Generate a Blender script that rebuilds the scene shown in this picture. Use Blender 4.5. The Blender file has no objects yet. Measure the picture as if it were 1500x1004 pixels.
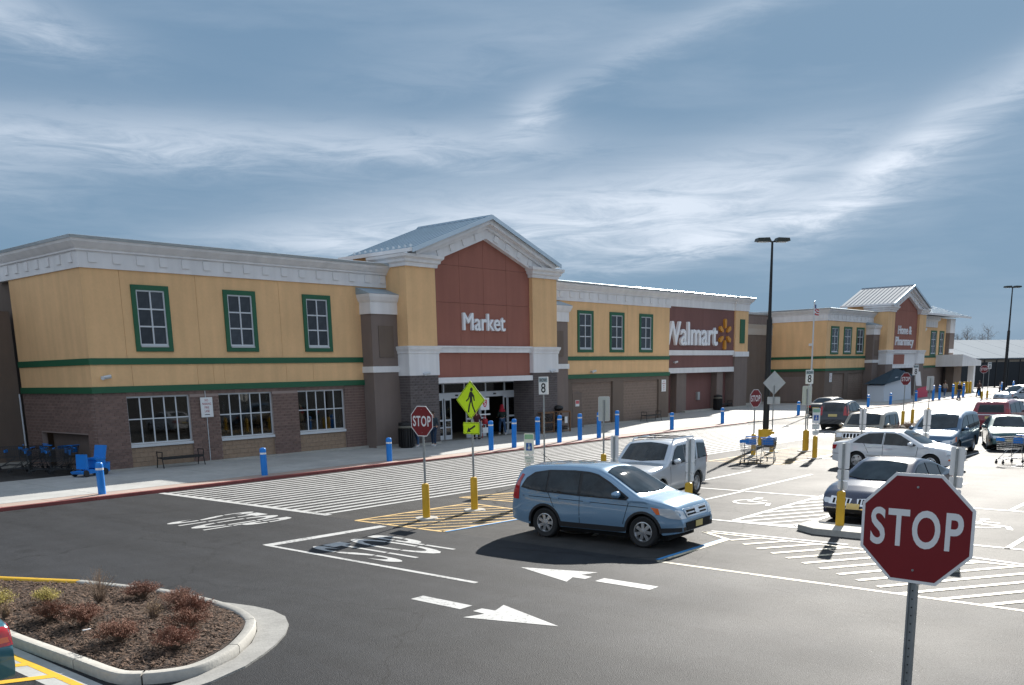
import bpy, bmesh, math, random
from mathutils import Vector, Matrix
from mathutils.bvhtree import BVHTree
random.seed(7)
R = math.radians
S = bpy.context.scene
COL = S.collection

# ---------------------------------------------------------------- camera
cam_data = bpy.data.cameras.new('camera')
cam = bpy.data.objects.new('camera', cam_data); COL.objects.link(cam)
right = Vector((0.65311215, -0.75699538, -0.02006264))
down = Vector((0.16857298, 0.11950855, 0.97841753))
fwd = Vector((0.73825989, 0.6423984, -0.20566145))
m3 = Matrix((right, down, -fwd)).transposed()
cam.matrix_world = Matrix.Translation((0, 0, 3.9)) @ m3.to_4x4()
cam_data.sensor_width = 36; cam_data.lens = 1361.6 / 1500 * 36
cam_data.shift_y = 0.2182
cam_data.clip_start = 0.1; cam_data.clip_end = 3000
S.camera = cam
S.render.resolution_x, S.render.resolution_y = 1024, 685

# ---------------------------------------------------------------- world
SUN_EL, SUN_AZ = R(30.5), R(73.5)          # azimuth from +Y towards +X
W = bpy.data.worlds.new('World'); S.world = W; W.use_nodes = True
wn, wl = W.node_tree.nodes, W.node_tree.links
wn.clear()
def wnode(t, **k):
    n = wn.new(t)
    for a, b in k.items(): setattr(n, a, b)
    return n
def wmath(op, a, b=None, c=None, clamp=False):
    n = wnode('ShaderNodeMath', operation=op, use_clamp=clamp)
    for i, v in enumerate((a, b, c)):
        if v is None: continue
        if hasattr(v, 'links'): wl.new(v, n.inputs[i])
        else: n.inputs[i].default_value = v
    return n.outputs[0]
sky = wnode('ShaderNodeTexSky', sky_type='NISHITA')
sky.sun_disc = False; sky.sun_elevation = SUN_EL; sky.sun_rotation = SUN_AZ
sky.altitude = 0; sky.air_density = 1.0; sky.dust_density = 0.6; sky.ozone_density = 2.0
tc = wnode('ShaderNodeTexCoord')
sep = wnode('ShaderNodeSeparateXYZ'); wl.new(tc.outputs['Generated'], sep.inputs[0])
az = wmath('MULTIPLY', wmath('ARCTAN2', sep.outputs[0], sep.outputs[1]), 57.2958)
el = wmath('MULTIPLY', wmath('ARCSINE', sep.outputs[2]), 57.2958)
# wispy noise in (azimuth, elevation) space, drawn out along the wind
cmb = wnode('ShaderNodeCombineXYZ')
wl.new(wmath('MULTIPLY', az, 0.028), cmb.inputs[0]); wl.new(wmath('MULTIPLY', el, 0.17), cmb.inputs[1])
rotm = wnode('ShaderNodeMapping'); rotm.inputs['Rotation'].default_value = (0, 0, R(-14)); wl.new(cmb.outputs[0], rotm.inputs[0])
n1 = wnode('ShaderNodeTexNoise'); n1.inputs['Scale'].default_value = 1.6; n1.inputs['Detail'].default_value = 9; n1.inputs['Roughness'].default_value = .58; n1.inputs['Distortion'].default_value = .25
wl.new(rotm.outputs[0], n1.inputs['Vector'])
n2 = wnode('ShaderNodeTexNoise'); n2.inputs['Scale'].default_value = 6.0; n2.inputs['Detail'].default_value = 12; n2.inputs['Roughness'].default_value = .68; n2.inputs['Distortion'].default_value = .7
wl.new(rotm.outputs[0], n2.inputs['Vector'])
warp = wmath('MULTIPLY', wmath('SUBTRACT', n1.outputs[0], .5), 5.0)
fine = wmath('MULTIPLY', wmath('SUBTRACT', n2.outputs[0], .5), 2.2)
azw = wmath('ADD', az, warp); elw = wmath('ADD', el, wmath('ADD', wmath('MULTIPLY', warp, .30), fine))
# (az, el, half length, half height, tilt in degrees, density): the swaths of cirrus; the last row is added fill light
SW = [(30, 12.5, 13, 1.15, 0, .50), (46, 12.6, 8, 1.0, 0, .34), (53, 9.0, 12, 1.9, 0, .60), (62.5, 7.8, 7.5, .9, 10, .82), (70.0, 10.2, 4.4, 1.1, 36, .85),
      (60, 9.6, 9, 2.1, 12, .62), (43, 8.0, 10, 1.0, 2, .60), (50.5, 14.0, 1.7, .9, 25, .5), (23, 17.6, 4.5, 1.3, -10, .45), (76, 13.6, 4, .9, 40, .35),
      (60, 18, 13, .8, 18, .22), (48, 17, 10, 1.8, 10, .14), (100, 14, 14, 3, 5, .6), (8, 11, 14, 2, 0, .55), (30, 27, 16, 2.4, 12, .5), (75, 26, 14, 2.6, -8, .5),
(-38, 16, 34, 9, 4, .95), (-110, 14, 42, 10, -4, .95), (150, 14, 34, 8, 4, .9), (-70, 38, 48, 12, 8, .95), (120, 40, 34, 9, -12, .75), (178, 32, 40, 11, 8, .95), (-150, 38, 38, 12, -8, .95), (-20, 60, 80, 11, 5, .7), (150, 62, 70, 10, -6, .75), (-120, 66, 80, 12, 6, .8)]  # unseen cloud behind and above the camera, enlarged to brighten the shaded facade
dens = None
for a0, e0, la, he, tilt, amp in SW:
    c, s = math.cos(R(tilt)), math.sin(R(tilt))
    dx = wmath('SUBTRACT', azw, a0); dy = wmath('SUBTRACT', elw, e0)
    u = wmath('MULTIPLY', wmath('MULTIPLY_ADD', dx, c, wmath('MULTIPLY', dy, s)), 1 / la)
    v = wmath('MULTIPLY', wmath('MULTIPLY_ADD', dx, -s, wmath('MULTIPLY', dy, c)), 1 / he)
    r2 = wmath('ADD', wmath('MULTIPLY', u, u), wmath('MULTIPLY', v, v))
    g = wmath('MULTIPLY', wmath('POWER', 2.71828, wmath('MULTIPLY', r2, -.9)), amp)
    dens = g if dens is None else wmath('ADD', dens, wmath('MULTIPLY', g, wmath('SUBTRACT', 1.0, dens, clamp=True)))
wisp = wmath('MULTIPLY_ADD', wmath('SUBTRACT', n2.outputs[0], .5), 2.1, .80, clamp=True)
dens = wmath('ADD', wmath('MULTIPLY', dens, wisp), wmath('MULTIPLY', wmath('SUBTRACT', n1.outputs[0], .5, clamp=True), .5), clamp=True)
# evens the dome out so its unseen rear brightens the facade: the sky's luminance is compressed, its colour kept
lum = wnode('ShaderNodeRGBToBW'); wl.new(sky.outputs[0], lum.inputs[0])
gain = wmath('MULTIPLY', wmath('POWER', wmath('MAXIMUM', lum.outputs[0], .05), -.85), 1.0)
sc = wnode('ShaderNodeVectorMath', operation='SCALE'); wl.new(sky.outputs[0], sc.inputs[0]); wl.new(gain, sc.inputs['Scale'])
# towards one blue: keeps the horizon from going yellow
tgt = wnode('ShaderNodeVectorMath', operation='SCALE'); tgt.inputs[0].default_value = (.66, 1.0, 1.48)
l2 = wnode('ShaderNodeRGBToBW'); wl.new(sc.outputs[0], l2.inputs[0]); wl.new(l2.outputs[0], tgt.inputs['Scale'])
tm_ = wnode('ShaderNodeMix', data_type='RGBA'); tm_.inputs[0].default_value = .82; wl.new(sc.outputs[0], tm_.inputs[6]); wl.new(tgt.outputs[0], tm_.inputs[7])
tn = wnode('ShaderNodeVectorMath', operation='MULTIPLY'); wl.new(tm_.outputs[2], tn.inputs[0]); tn.inputs[1].default_value = (.50, .555, .56)
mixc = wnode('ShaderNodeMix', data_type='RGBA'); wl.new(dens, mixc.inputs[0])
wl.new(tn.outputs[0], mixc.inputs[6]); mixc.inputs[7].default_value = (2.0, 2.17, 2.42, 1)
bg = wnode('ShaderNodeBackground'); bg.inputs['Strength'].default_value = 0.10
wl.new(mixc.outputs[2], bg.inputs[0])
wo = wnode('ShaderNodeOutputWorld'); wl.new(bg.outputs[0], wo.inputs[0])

sd = bpy.data.lights.new('sun', 'SUN'); sd.energy = 2.0; sd.angle = R(0.53); sd.color = (1, .95, .87)
sun = bpy.data.objects.new('sun', sd); COL.objects.link(sun)
sv = Vector((math.sin(SUN_AZ) * math.cos(SUN_EL), math.cos(SUN_AZ) * math.cos(SUN_EL), math.sin(SUN_EL)))
sun.rotation_euler = sv.to_track_quat('Z', 'Y').to_euler()
sun.location = sv * 60
S.view_settings.view_transform = 'Standard'; S.view_settings.look = 'None'
S.view_settings.exposure = 2.12; S.view_settings.gamma = 1; S.view_settings.use_curve_mapping = False

# ---------------------------------------------------------------- materials
MATS = {}
def M(name, col, rough=.7, metal=0, spec=.5, var=None, bump=None, coat=0, emit=None, var2=None):
    """var = (scale, amount), bump = (scale, strength)"""
    if name in MATS: return MATS[name]
    m = bpy.data.materials.new(name); m.use_nodes = True; MATS[name] = m
    nt = m.node_tree; p = nt.nodes['Principled BSDF']
    p.inputs['Roughness'].default_value = rough; p.inputs['Metallic'].default_value = metal
    p.inputs['Specular IOR Level'].default_value = spec; p.inputs['Base Color'].default_value = (*col, 1)
    if coat: p.inputs['Coat Weight'].default_value = coat; p.inputs['Coat Roughness'].default_value = .04
    if emit: p.inputs['Emission Color'].default_value = (*col, 1); p.inputs['Emission Strength'].default_value = emit
    t = nt.nodes.new('ShaderNodeTexCoord')
    src = None
    for vv in (var, var2):
        if not vv: continue
        n = nt.nodes.new('ShaderNodeTexNoise'); n.inputs['Scale'].default_value = vv[0]; n.inputs['Detail'].default_value = 6; n.inputs['Roughness'].default_value = .65
        nt.links.new(t.outputs['Object'], n.inputs['Vector'])
        r = nt.nodes.new('ShaderNodeMapRange'); r.inputs[1].default_value = .3; r.inputs[2].default_value = .7
        r.inputs[3].default_value = 1 - vv[1]; r.inputs[4].default_value = 1 + vv[1]; nt.links.new(n.outputs[0], r.inputs[0])
        x = nt.nodes.new('ShaderNodeVectorMath'); x.operation = 'SCALE'
        if src is None: x.inputs[0].default_value = col
        else: nt.links.new(src, x.inputs[0])
        nt.links.new(r.outputs[0], x.inputs['Scale']); src = x.outputs[0]
    if src: nt.links.new(src, p.inputs['Base Color'])
    if bump:
        n = nt.nodes.new('ShaderNodeTexNoise'); n.inputs['Scale'].default_value = bump[0]; n.inputs['Detail'].default_value = 5
        nt.links.new(t.outputs['Object'], n.inputs['Vector'])
        b = nt.nodes.new('ShaderNodeBump'); b.inputs['Strength'].default_value = bump[1]; b.inputs['Distance'].default_value = .02
        nt.links.new(n.outputs[0], b.inputs['Height']); nt.links.new(b.outputs[0], p.inputs['Normal'])
    return m
def objvar(m, amount):
    """each object that carries the material gets its own shade"""
    nt = m.node_tree; p = nt.nodes['Principled BSDF']; s = p.inputs['Base Color']
    oi = nt.nodes.new('ShaderNodeObjectInfo'); r = nt.nodes.new('ShaderNodeMapRange')
    r.inputs[3].default_value = 1 - amount; r.inputs[4].default_value = 1 + amount; nt.links.new(oi.outputs['Random'], r.inputs[0])
    x = nt.nodes.new('ShaderNodeVectorMath'); x.operation = 'SCALE'; nt.links.new(r.outputs[0], x.inputs['Scale'])
    if s.links: nt.links.new(s.links[0].from_socket, x.inputs[0])
    else: x.inputs[0].default_value = s.default_value[:3]
    nt.links.new(x.outputs[0], s); return m
stucco = M('yellow_stucco', (.82, .515, .26), .85, var=(.35, .07), var2=(9, .03), bump=(60, .15))
stuccoR = M('red_stucco', (.33, .13, .095), .85, var=(.4, .06), bump=(60, .12))
maroon = M('maroon_stucco', (.20, .095, .085), .85, var=(.4, .06), bump=(60, .12))
white = M('white_trim', (.80, .79, .79), .7, var=(.5, .04), bump=(40, .06))
green = M('green_trim', (.014, .11, .05), .55, var=(.6, .08))
capm = M('metal_coping', (.52, .60, .66), .32, .75, var=(.6, .05))
roofm = M('blue_grey_metal_roof', (.34, .44, .52), .5, .3, var=(.8, .05))
roofl = M('pale_metal_roof', (.24, .28, .32), .8, 0, .15, var=(.8, .05))
brickm = objvar(M('brown_brick', (.19, .125, .105), .85, var=(3, .15), bump=(30, .35)), .14)
brickd = objvar(M('dark_brick', (.125, .105, .103), .8, var=(3, .15), bump=(30, .3)), .14)
mortar = M('mortar', (.36, .28, .25), .95, bump=(30, .2))
mortard = M('dark_mortar', (.24, .22, .21), .95, bump=(30, .2))
tanblock = objvar(M('tan_split_face_block', (.33, .235, .165), .95, var=(6, .12), bump=(18, .9)), .05)
brownblock = objvar(M('brown_block', (.24, .18, .145), .95, var=(4, .1), bump=(18, .6)), .05)
greyblock = M('grey_brown_wall', (.21, .165, .145), .9, var=(.5, .08), bump=(25, .4))
darkwall = M('dark_brown_wall', (.165, .125, .10), .9, var=(.5, .08), bump=(25, .4))
conc = M('concrete', (.40, .40, .385), .8, var=(.5, .15), var2=(5, .1), bump=(30, .2))
kerbm = M('kerb_concrete', (.40, .385, .35), .8, var=(.8, .12), var2=(9, .1), bump=(30, .3))
padm = M('pale_tread_paving', (.40, .30, .25), .8, var=(.8, .12), bump=(30, .3))
redpaint = M('red_kerb_paint', (.24, .06, .055), .6, var=(1.5, .25))
alum = M('white_aluminium', (.62, .65, .68), .45, .2)
steel = M('galvanised_steel', (.36, .38, .38), .45, .7, var=(8, .12))
greysheet = M('sign_back_sheet', (.50, .52, .52), .4, .5, var=(2, .06))
black = M('black_metal', (.012, .012, .013), .5)
blackp = M('black_plastic', (.018, .018, .02), .55)
blue = M('blue_bollard_sleeve', (.008, .21, .68), .4, var=(2, .08))
yellowp = M('yellow_post_sleeve', (.62, .36, .015), .5, var=(3, .1))
paintw = M('white_road_paint', (.48, .48, .47), .58, var=(3, .10), var2=(40, .12))
painty = M('yellow_road_paint', (.60, .40, .15), .65, var=(3, .12), var2=(40, .12))
paintyy = M('strong_yellow_paint', (.72, .42, .02), .6, var=(3, .12))
paintb = M('blue_road_paint', (.04, .25, .55), .6, var=(3, .12))
signred = M('sign_red', (.20, .013, .017), .35, var=(3, .06))
signwhite = M('sign_white', (.80, .80, .80), .4)
lime = M('fluorescent_yellow_green', (.55, .80, .005), .45)
signblack = M('sign_black', (.01, .01, .01), .5)
letterw = M('letter_white', (.85, .87, .90), .4)
sparkm = M('spark_yellow', (.62, .27, .03), .45)
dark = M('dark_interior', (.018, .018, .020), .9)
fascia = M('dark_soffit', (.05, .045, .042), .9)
flagred = M('flag_red', (.55, .03, .04), .7); flagblue = M('flag_blue', (.02, .04, .2), .7)
denim = M('denim', (.05, .10, .19), .9, var=(20, .2)); skin = M('skin', (.50, .28, .20), .6)
darkcloth = M('dark_cloth', (.03, .045, .06), .9, var=(10, .2)); redcloth = M('red_cloth', (.42, .015, .035), .85, var=(10, .15))
hairm = M('hair', (.05, .03, .02), .7); whitecloth = M('white_cloth', (.7, .7, .7), .8)
mulch = M('mulch', (.042, .026, .018), .95, var=(12, .45), bump=(40, 1.0))
chipm = M('bark_chip', (.125, .075, .048), .9, var=(14, .7))
bushm = M('barberry_leaf', (.22, .098, .062), .8, var=(7, .35)); bushy = M('gold_leaf', (.42, .34, .06), .7, var=(7, .3))
twigm = M('twig', (.20, .14, .10), .9); strawm = M('straw_grass', (.45, .33, .18), .85, var=(8, .2))
tyrem = M('tyre_rubber', (.016, .016, .017), .75, bump=(60, .2)); rimm = M('alloy_rim', (.55, .56, .58), .28, .85)
chrome = M('chrome', (.75, .76, .78), .12, 1.0); lampg = M('headlamp_glass', (.62, .66, .70), .08, .35, coat=1)
amber = M('amber_lens', (.75, .13, .015), .15, coat=1); redlens = M('red_lens', (.42, .01, .015), .15, coat=1)
carglass = M('car_glass', (.016, .022, .026), .02, 0, .55, var=(2.2, .8)); under = M('underbody_black', (.008, .008, .008), .9)
platem = M('number_plate', (.62, .50, .20), .5)

def glass_mat(name, tint, mixf):
    m = bpy.data.materials.new(name); m.use_nodes = True; nt = m.node_tree; nt.nodes.clear()
    o = nt.nodes.new('ShaderNodeOutputMaterial'); mx = nt.nodes.new('ShaderNodeMixShader'); tr = nt.nodes.new('ShaderNodeBsdfTransparent'); gl = nt.nodes.new('ShaderNodeBsdfGlossy')
    gl.inputs['Roughness'].default_value = .03; tr.inputs[0].default_value = (*tint, 1)
    fr = nt.nodes.new('ShaderNodeFresnel'); fr.inputs[0].default_value = 1.5
    ml = nt.nodes.new('ShaderNodeMath'); ml.operation = 'ADD'; ml.use_clamp = True; nt.links.new(fr.outputs[0], ml.inputs[0]); ml.inputs[1].default_value = mixf
    nt.links.new(ml.outputs[0], mx.inputs[0]); nt.links.new(tr.outputs[0], mx.inputs[1]); nt.links.new(gl.outputs[0], mx.inputs[2]); nt.links.new(mx.outputs[0], o.inputs[0])
    return m
pane_clear = glass_mat('shop_glass', (.42, .46, .47), .03)
pane_dark = objvar(M('blind_pane', (.045, .052, .062), .12, 0, .35, var=(1.1, .35)), .35)

def asphalt(name, c0, rough, spec):
    m = M(name, c0, rough, 0, spec, var=(.16, .20), var2=(1.6, .17), bump=(70, .5))
    nt = m.node_tree; p = nt.nodes['Principled BSDF']; t = nt.nodes.new('ShaderNodeTexCoord')
    s = p.inputs['Base Color'].links[0].from_socket
    n = nt.nodes.new('ShaderNodeTexNoise'); n.inputs['Scale'].default_value = 55; n.inputs['Detail'].default_value = 3; nt.links.new(t.outputs['Object'], n.inputs['Vector'])
    r = nt.nodes.new('ShaderNodeMapRange'); r.inputs[1].default_value = .35; r.inputs[2].default_value = .75; r.inputs[3].default_value = .55; r.inputs[4].default_value = 1.75; nt.links.new(n.outputs[0], r.inputs[0])
    x = nt.nodes.new('ShaderNodeVectorMath'); x.operation = 'SCALE'; nt.links.new(s, x.inputs[0]); nt.links.new(r.outputs[0], x.inputs['Scale'])
    nt.links.new(x.outputs[0], p.inputs['Base Color'])
    vn = nt.nodes.new('ShaderNodeTexNoise'); vn.inputs['Scale'].default_value = 1.3; vn.inputs['Detail'].default_value = 6; nt.links.new(t.outputs['Object'], vn.inputs['Vector'])
    va = nt.nodes.new('ShaderNodeVectorMath'); va.operation = 'MULTIPLY_ADD'; nt.links.new(vn.outputs[1], va.inputs[0]); va.inputs[1].default_value = (1.1, 1.1, 0); nt.links.new(t.outputs['Object'], va.inputs[2])
    vo = nt.nodes.new('ShaderNodeTexVoronoi'); vo.feature = 'DISTANCE_TO_EDGE'; vo.inputs['Scale'].default_value = .16; nt.links.new(va.outputs[0], vo.inputs['Vector'])
    rc_ = nt.nodes.new('ShaderNodeMapRange'); rc_.inputs[1].default_value = 0; rc_.inputs[2].default_value = .0045; rc_.inputs[3].default_value = .45; rc_.inputs[4].default_value = 1; nt.links.new(vo.outputs['Distance'], rc_.inputs[0])
    v2 = nt.nodes.new('ShaderNodeTexVoronoi'); v2.inputs['Scale'].default_value = .55; nt.links.new(va.outputs[0], v2.inputs['Vector'])
    ro = nt.nodes.new('ShaderNodeMapRange'); ro.inputs[1].default_value = .05; ro.inputs[2].default_value = .16; ro.inputs[3].default_value = .60; ro.inputs[4].default_value = 1; nt.links.new(v2.outputs['Distance'], ro.inputs[0])
    mpt = nt.nodes.new('ShaderNodeMapping'); mpt.inputs['Scale'].default_value = (1.5, .07, 1); nt.links.new(t.outputs['Object'], mpt.inputs[0])
    tr_ = nt.nodes.new('ShaderNodeTexNoise'); tr_.inputs['Scale'].default_value = 1; tr_.inputs['Detail'].default_value = 4; nt.links.new(mpt.outputs[0], tr_.inputs['Vector'])
    rt_ = nt.nodes.new('ShaderNodeMapRange'); rt_.inputs[1].default_value = .35; rt_.inputs[2].default_value = .65; rt_.inputs[3].default_value = .84; rt_.inputs[4].default_value = 1.12; nt.links.new(tr_.outputs[0], rt_.inputs[0])
    m0 = nt.nodes.new('ShaderNodeMath'); m0.operation = 'MULTIPLY'; nt.links.new(rc_.outputs[0], m0.inputs[0]); nt.links.new(rt_.outputs[0], m0.inputs[1])
    mm = nt.nodes.new('ShaderNodeMath'); mm.operation = 'MULTIPLY'; nt.links.new(m0.outputs[0], mm.inputs[0]); nt.links.new(ro.outputs[0], mm.inputs[1])
    x2 = nt.nodes.new('ShaderNodeVectorMath'); x2.operation = 'SCALE'; nt.links.new(x.outputs[0], x2.inputs[0]); nt.links.new(mm.outputs[0], x2.inputs['Scale']); nt.links.new(x2.outputs[0], p.inputs['Base Color'])
    # tyre-polished and cracked patches change the roughness
    n3 = nt.nodes.new('ShaderNodeTexNoise'); n3.inputs['Scale'].default_value = .35; n3.inputs['Detail'].default_value = 5; nt.links.new(t.outputs['Object'], n3.inputs['Vector'])
    r3 = nt.nodes.new('ShaderNodeMapRange'); r3.inputs[1].default_value = .3; r3.inputs[2].default_value = .7; r3.inputs[3].default_value = rough - .03; r3.inputs[4].default_value = rough + .03; nt.links.new(n3.outputs[0], r3.inputs[0])
    nt.links.new(r3.outputs[0], p.inputs['Roughness'])
    return m
def worn(m, thr=.60):
    nt = m.node_tree; p = nt.nodes['Principled BSDF']; s = p.inputs['Base Color'].links[0].from_socket; t = nt.nodes.new('ShaderNodeTexCoord')
    a = nt.nodes.new('ShaderNodeTexNoise'); a.inputs['Scale'].default_value = 14; a.inputs['Detail'].default_value = 8; a.inputs['Roughness'].default_value = .75; nt.links.new(t.outputs['Object'], a.inputs['Vector'])
    b = nt.nodes.new('ShaderNodeTexNoise'); b.inputs['Scale'].default_value = .9; b.inputs['Detail'].default_value = 3; nt.links.new(t.outputs['Object'], b.inputs['Vector'])
    ad = nt.nodes.new('ShaderNodeMath'); ad.operation = 'MULTIPLY_ADD'; nt.links.new(b.outputs[0], ad.inputs[0]); ad.inputs[1].default_value = .5; nt.links.new(a.outputs[0], ad.inputs[2])
    r = nt.nodes.new('ShaderNodeMapRange'); r.inputs[1].default_value = thr + .14; r.inputs[2].default_value = thr + .26; r.inputs[3].default_value = 0; r.inputs[4].default_value = .85; nt.links.new(ad.outputs[0], r.inputs[0])
    mx = nt.nodes.new('ShaderNodeMix'); mx.data_type = 'RGBA'; nt.links.new(r.outputs[0], mx.inputs[0]); nt.links.new(s, mx.inputs[6]); mx.inputs[7].default_value = (.06, .06, .06, 1)
    nt.links.new(mx.outputs[2], p.inputs['Base Color'])
for m_ in (paintw, painty, paintyy): worn(m_, .66)
paintp = M('pale_yellow_road_paint', (.62, .55, .40), .6, var=(3, .1)); worn(paintp)
def streaks(m, amt=.07):
    nt = m.node_tree; p = nt.nodes['Principled BSDF']; s = p.inputs['Base Color'].links[0].from_socket; t = nt.nodes.new('ShaderNodeTexCoord')
    mp = nt.nodes.new('ShaderNodeMapping'); mp.inputs['Scale'].default_value = (2.2, 2.2, .22); nt.links.new(t.outputs['Object'], mp.inputs[0])
    a = nt.nodes.new('ShaderNodeTexNoise'); a.inputs['Scale'].default_value = 1; a.inputs['Detail'].default_value = 7; nt.links.new(mp.outputs[0], a.inputs['Vector'])
    r = nt.nodes.new('ShaderNodeMapRange'); r.inputs[1].default_value = .3; r.inputs[2].default_value = .7; r.inputs[3].default_value = 1 - amt; r.inputs[4].default_value = 1 + amt * .5; nt.links.new(a.outputs[0], r.inputs[0])
    x = nt.nodes.new('ShaderNodeVectorMath'); x.operation = 'SCALE'; nt.links.new(s, x.inputs[0]); nt.links.new(r.outputs[0], x.inputs['Scale']); nt.links.new(x.outputs[0], p.inputs['Base Color'])
for m_ in (stucco, stuccoR, maroon, greyblock, darkwall, white): streaks(m_, .09)
asph = asphalt('lot_asphalt', (.060, .059, .058), .62, .09)
asph_new = asphalt('lane_asphalt', (.026, .0275, .031), .66, .18)

# ---------------------------------------------------------------- mesh helpers
class MB:
    def __init__(s): s.v = []; s.f = []; s.mi = []; s.cur = 0
    def face(s, pts):
        n = len(s.v); s.v += [tuple(p) for p in pts]; s.f.append(tuple(range(n, n + len(pts)))); s.mi.append(s.cur)
    def add(s, vs, fs):
        n = len(s.v); s.v += [tuple(p) for p in vs]
        for f in fs: s.f.append(tuple(n + i for i in f)); s.mi.append(s.cur)
        return s
    def box(s, x0, x1, y0, y1, z0, z1):
        return s.add([(x0, y0, z0), (x1, y0, z0), (x1, y1, z0), (x0, y1, z0), (x0, y0, z1), (x1, y0, z1), (x1, y1, z1), (x0, y1, z1)],
              [(0, 3, 2, 1), (4, 5, 6, 7), (0, 1, 5, 4), (1, 2, 6, 5), (2, 3, 7, 6), (3, 0, 4, 7)])
    def prism(s, base, vec):
        n = len(base); v = Vector(vec); top = [tuple(Vector(p) + v) for p in base]
        return s.add(list(base) + top, [tuple(range(n - 1, -1, -1)), tuple(range(n, 2 * n))] + [(i, (i + 1) % n, n + (i + 1) % n, n + i) for i in range(n)])
    def tube(s, pts, r, n=8, r2=None):
        pts = [Vector(p) for p in pts]; vs = []; k = len(pts)
        rr = [r] * k if r2 is None else [r + (r2 - r) * i / (k - 1) for i in range(k)]
        for i, p in enumerate(pts):
            d = ((pts[min(i + 1, k - 1)] - pts[max(i - 1, 0)])).normalized()
            a = d.orthogonal().normalized() if i == 0 else (a - d * a.dot(d)).normalized()
            b = d.cross(a)
            for j in range(n):
                t = 2 * math.pi * j / n; vs.append(p + (a * math.cos(t) + b * math.sin(t)) * rr[i])
        fs = [(i * n + j, i * n + (j + 1) % n, (i + 1) * n + (j + 1) % n, (i + 1) * n + j) for i in range(k - 1) for j in range(n)]
        fs += [tuple(range(n - 1, -1, -1)), tuple(range((k - 1) * n, k * n))]
        return s.add(vs, fs)
    def lathe(s, prof, n=16, c=(0, 0, 0), axis='z', caps=True):
        vs = []; k = len(prof)
        for r, h in prof:
            for j in range(n):
                t = 2 * math.pi * j / n; a, b = r * math.cos(t), r * math.sin(t)
                p = {'z': (a, b, h), 'y': (a, h, b), 'x': (h, a, b)}[axis]
                vs.append((c[0] + p[0], c[1] + p[1], c[2] + p[2]))
        fs = [(i * n + j, i * n + (j + 1) % n, (i + 1) * n + (j + 1) % n, (i + 1) * n + j) for i in range(k - 1) for j in range(n)]
        if caps and prof[0][0] > 1e-4: fs.append(tuple(range(n - 1, -1, -1)))
        if caps and prof[-1][0] > 1e-4: fs.append(tuple(range((k - 1) * n, k * n)))
        return s.add(vs, fs)
    def mesh(s, name, mats, smooth=False, fix=True):
        me = bpy.data.meshes.new(name); me.from_pydata(s.v, [], s.f)
        for m in (mats if isinstance(mats, (list, tuple)) else [mats]): me.materials.append(m)
        for p, i in zip(me.polygons, s.mi): p.material_index = i
        bm = bmesh.new(); bm.from_mesh(me)
        if fix:
            bmesh.ops.remove_doubles(bm, verts=bm.verts, dist=1e-5)
            bmesh.ops.recalc_face_normals(bm, faces=bm.faces)
        if smooth:
            for f in bm.faces: f.smooth = True
            for e in bm.edges:
                e.smooth = len(e.link_faces) == 2 and e.calc_face_angle(4) < R(smooth if smooth is not True else 40)
        bm.to_mesh(me); bm.free(); return me

def tag(o, label=None, cat=None, group=None, kind=None):
    if label: o['label'] = label
    if cat: o['category'] = cat
    if group: o['group'] = group
    if kind: o['kind'] = kind
    return o
def link(name, me, parent=None, loc=(0, 0, 0)):
    o = bpy.data.objects.new(name, me); COL.objects.link(o)
    o.location = loc
    if parent: o.parent = parent
    return o
def obj(name, mb, mats, parent=None, loc=(0, 0, 0), smooth=False, world=False, fix=True):
    """world=True: the mesh is in world coordinates and the parent is an unrotated Empty"""
    if world and parent:
        p = parent; w = Vector((0, 0, 0))
        while p: w += p.location; p = p.parent
        loc = -w
    return link(name, mb.mesh(name, mats, smooth, fix), parent, loc)
def thing(name, label, cat, loc=(0, 0, 0), rz=0, group=None):
    o = bpy.data.objects.new(name, None); COL.objects.link(o); o.empty_display_size = .2
    o.location = loc; o.rotation_euler = (0, 0, rz); return tag(o, label, cat, group)
def dup(root, loc=None, rz=None, label=None, group=None, parent=None):
    r = root.copy(); COL.objects.link(r)
    if loc is not None: r.location = loc
    if rz is not None: r.rotation_euler = (0, 0, rz)
    if label: r['label'] = label
    if group: r['group'] = group
    for ch in list(root.children):
        c = ch.copy(); COL.objects.link(c); c.parent = r
        for g in list(ch.children):
            d = g.copy(); COL.objects.link(d); d.parent = c
    return r
FONT = None
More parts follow.
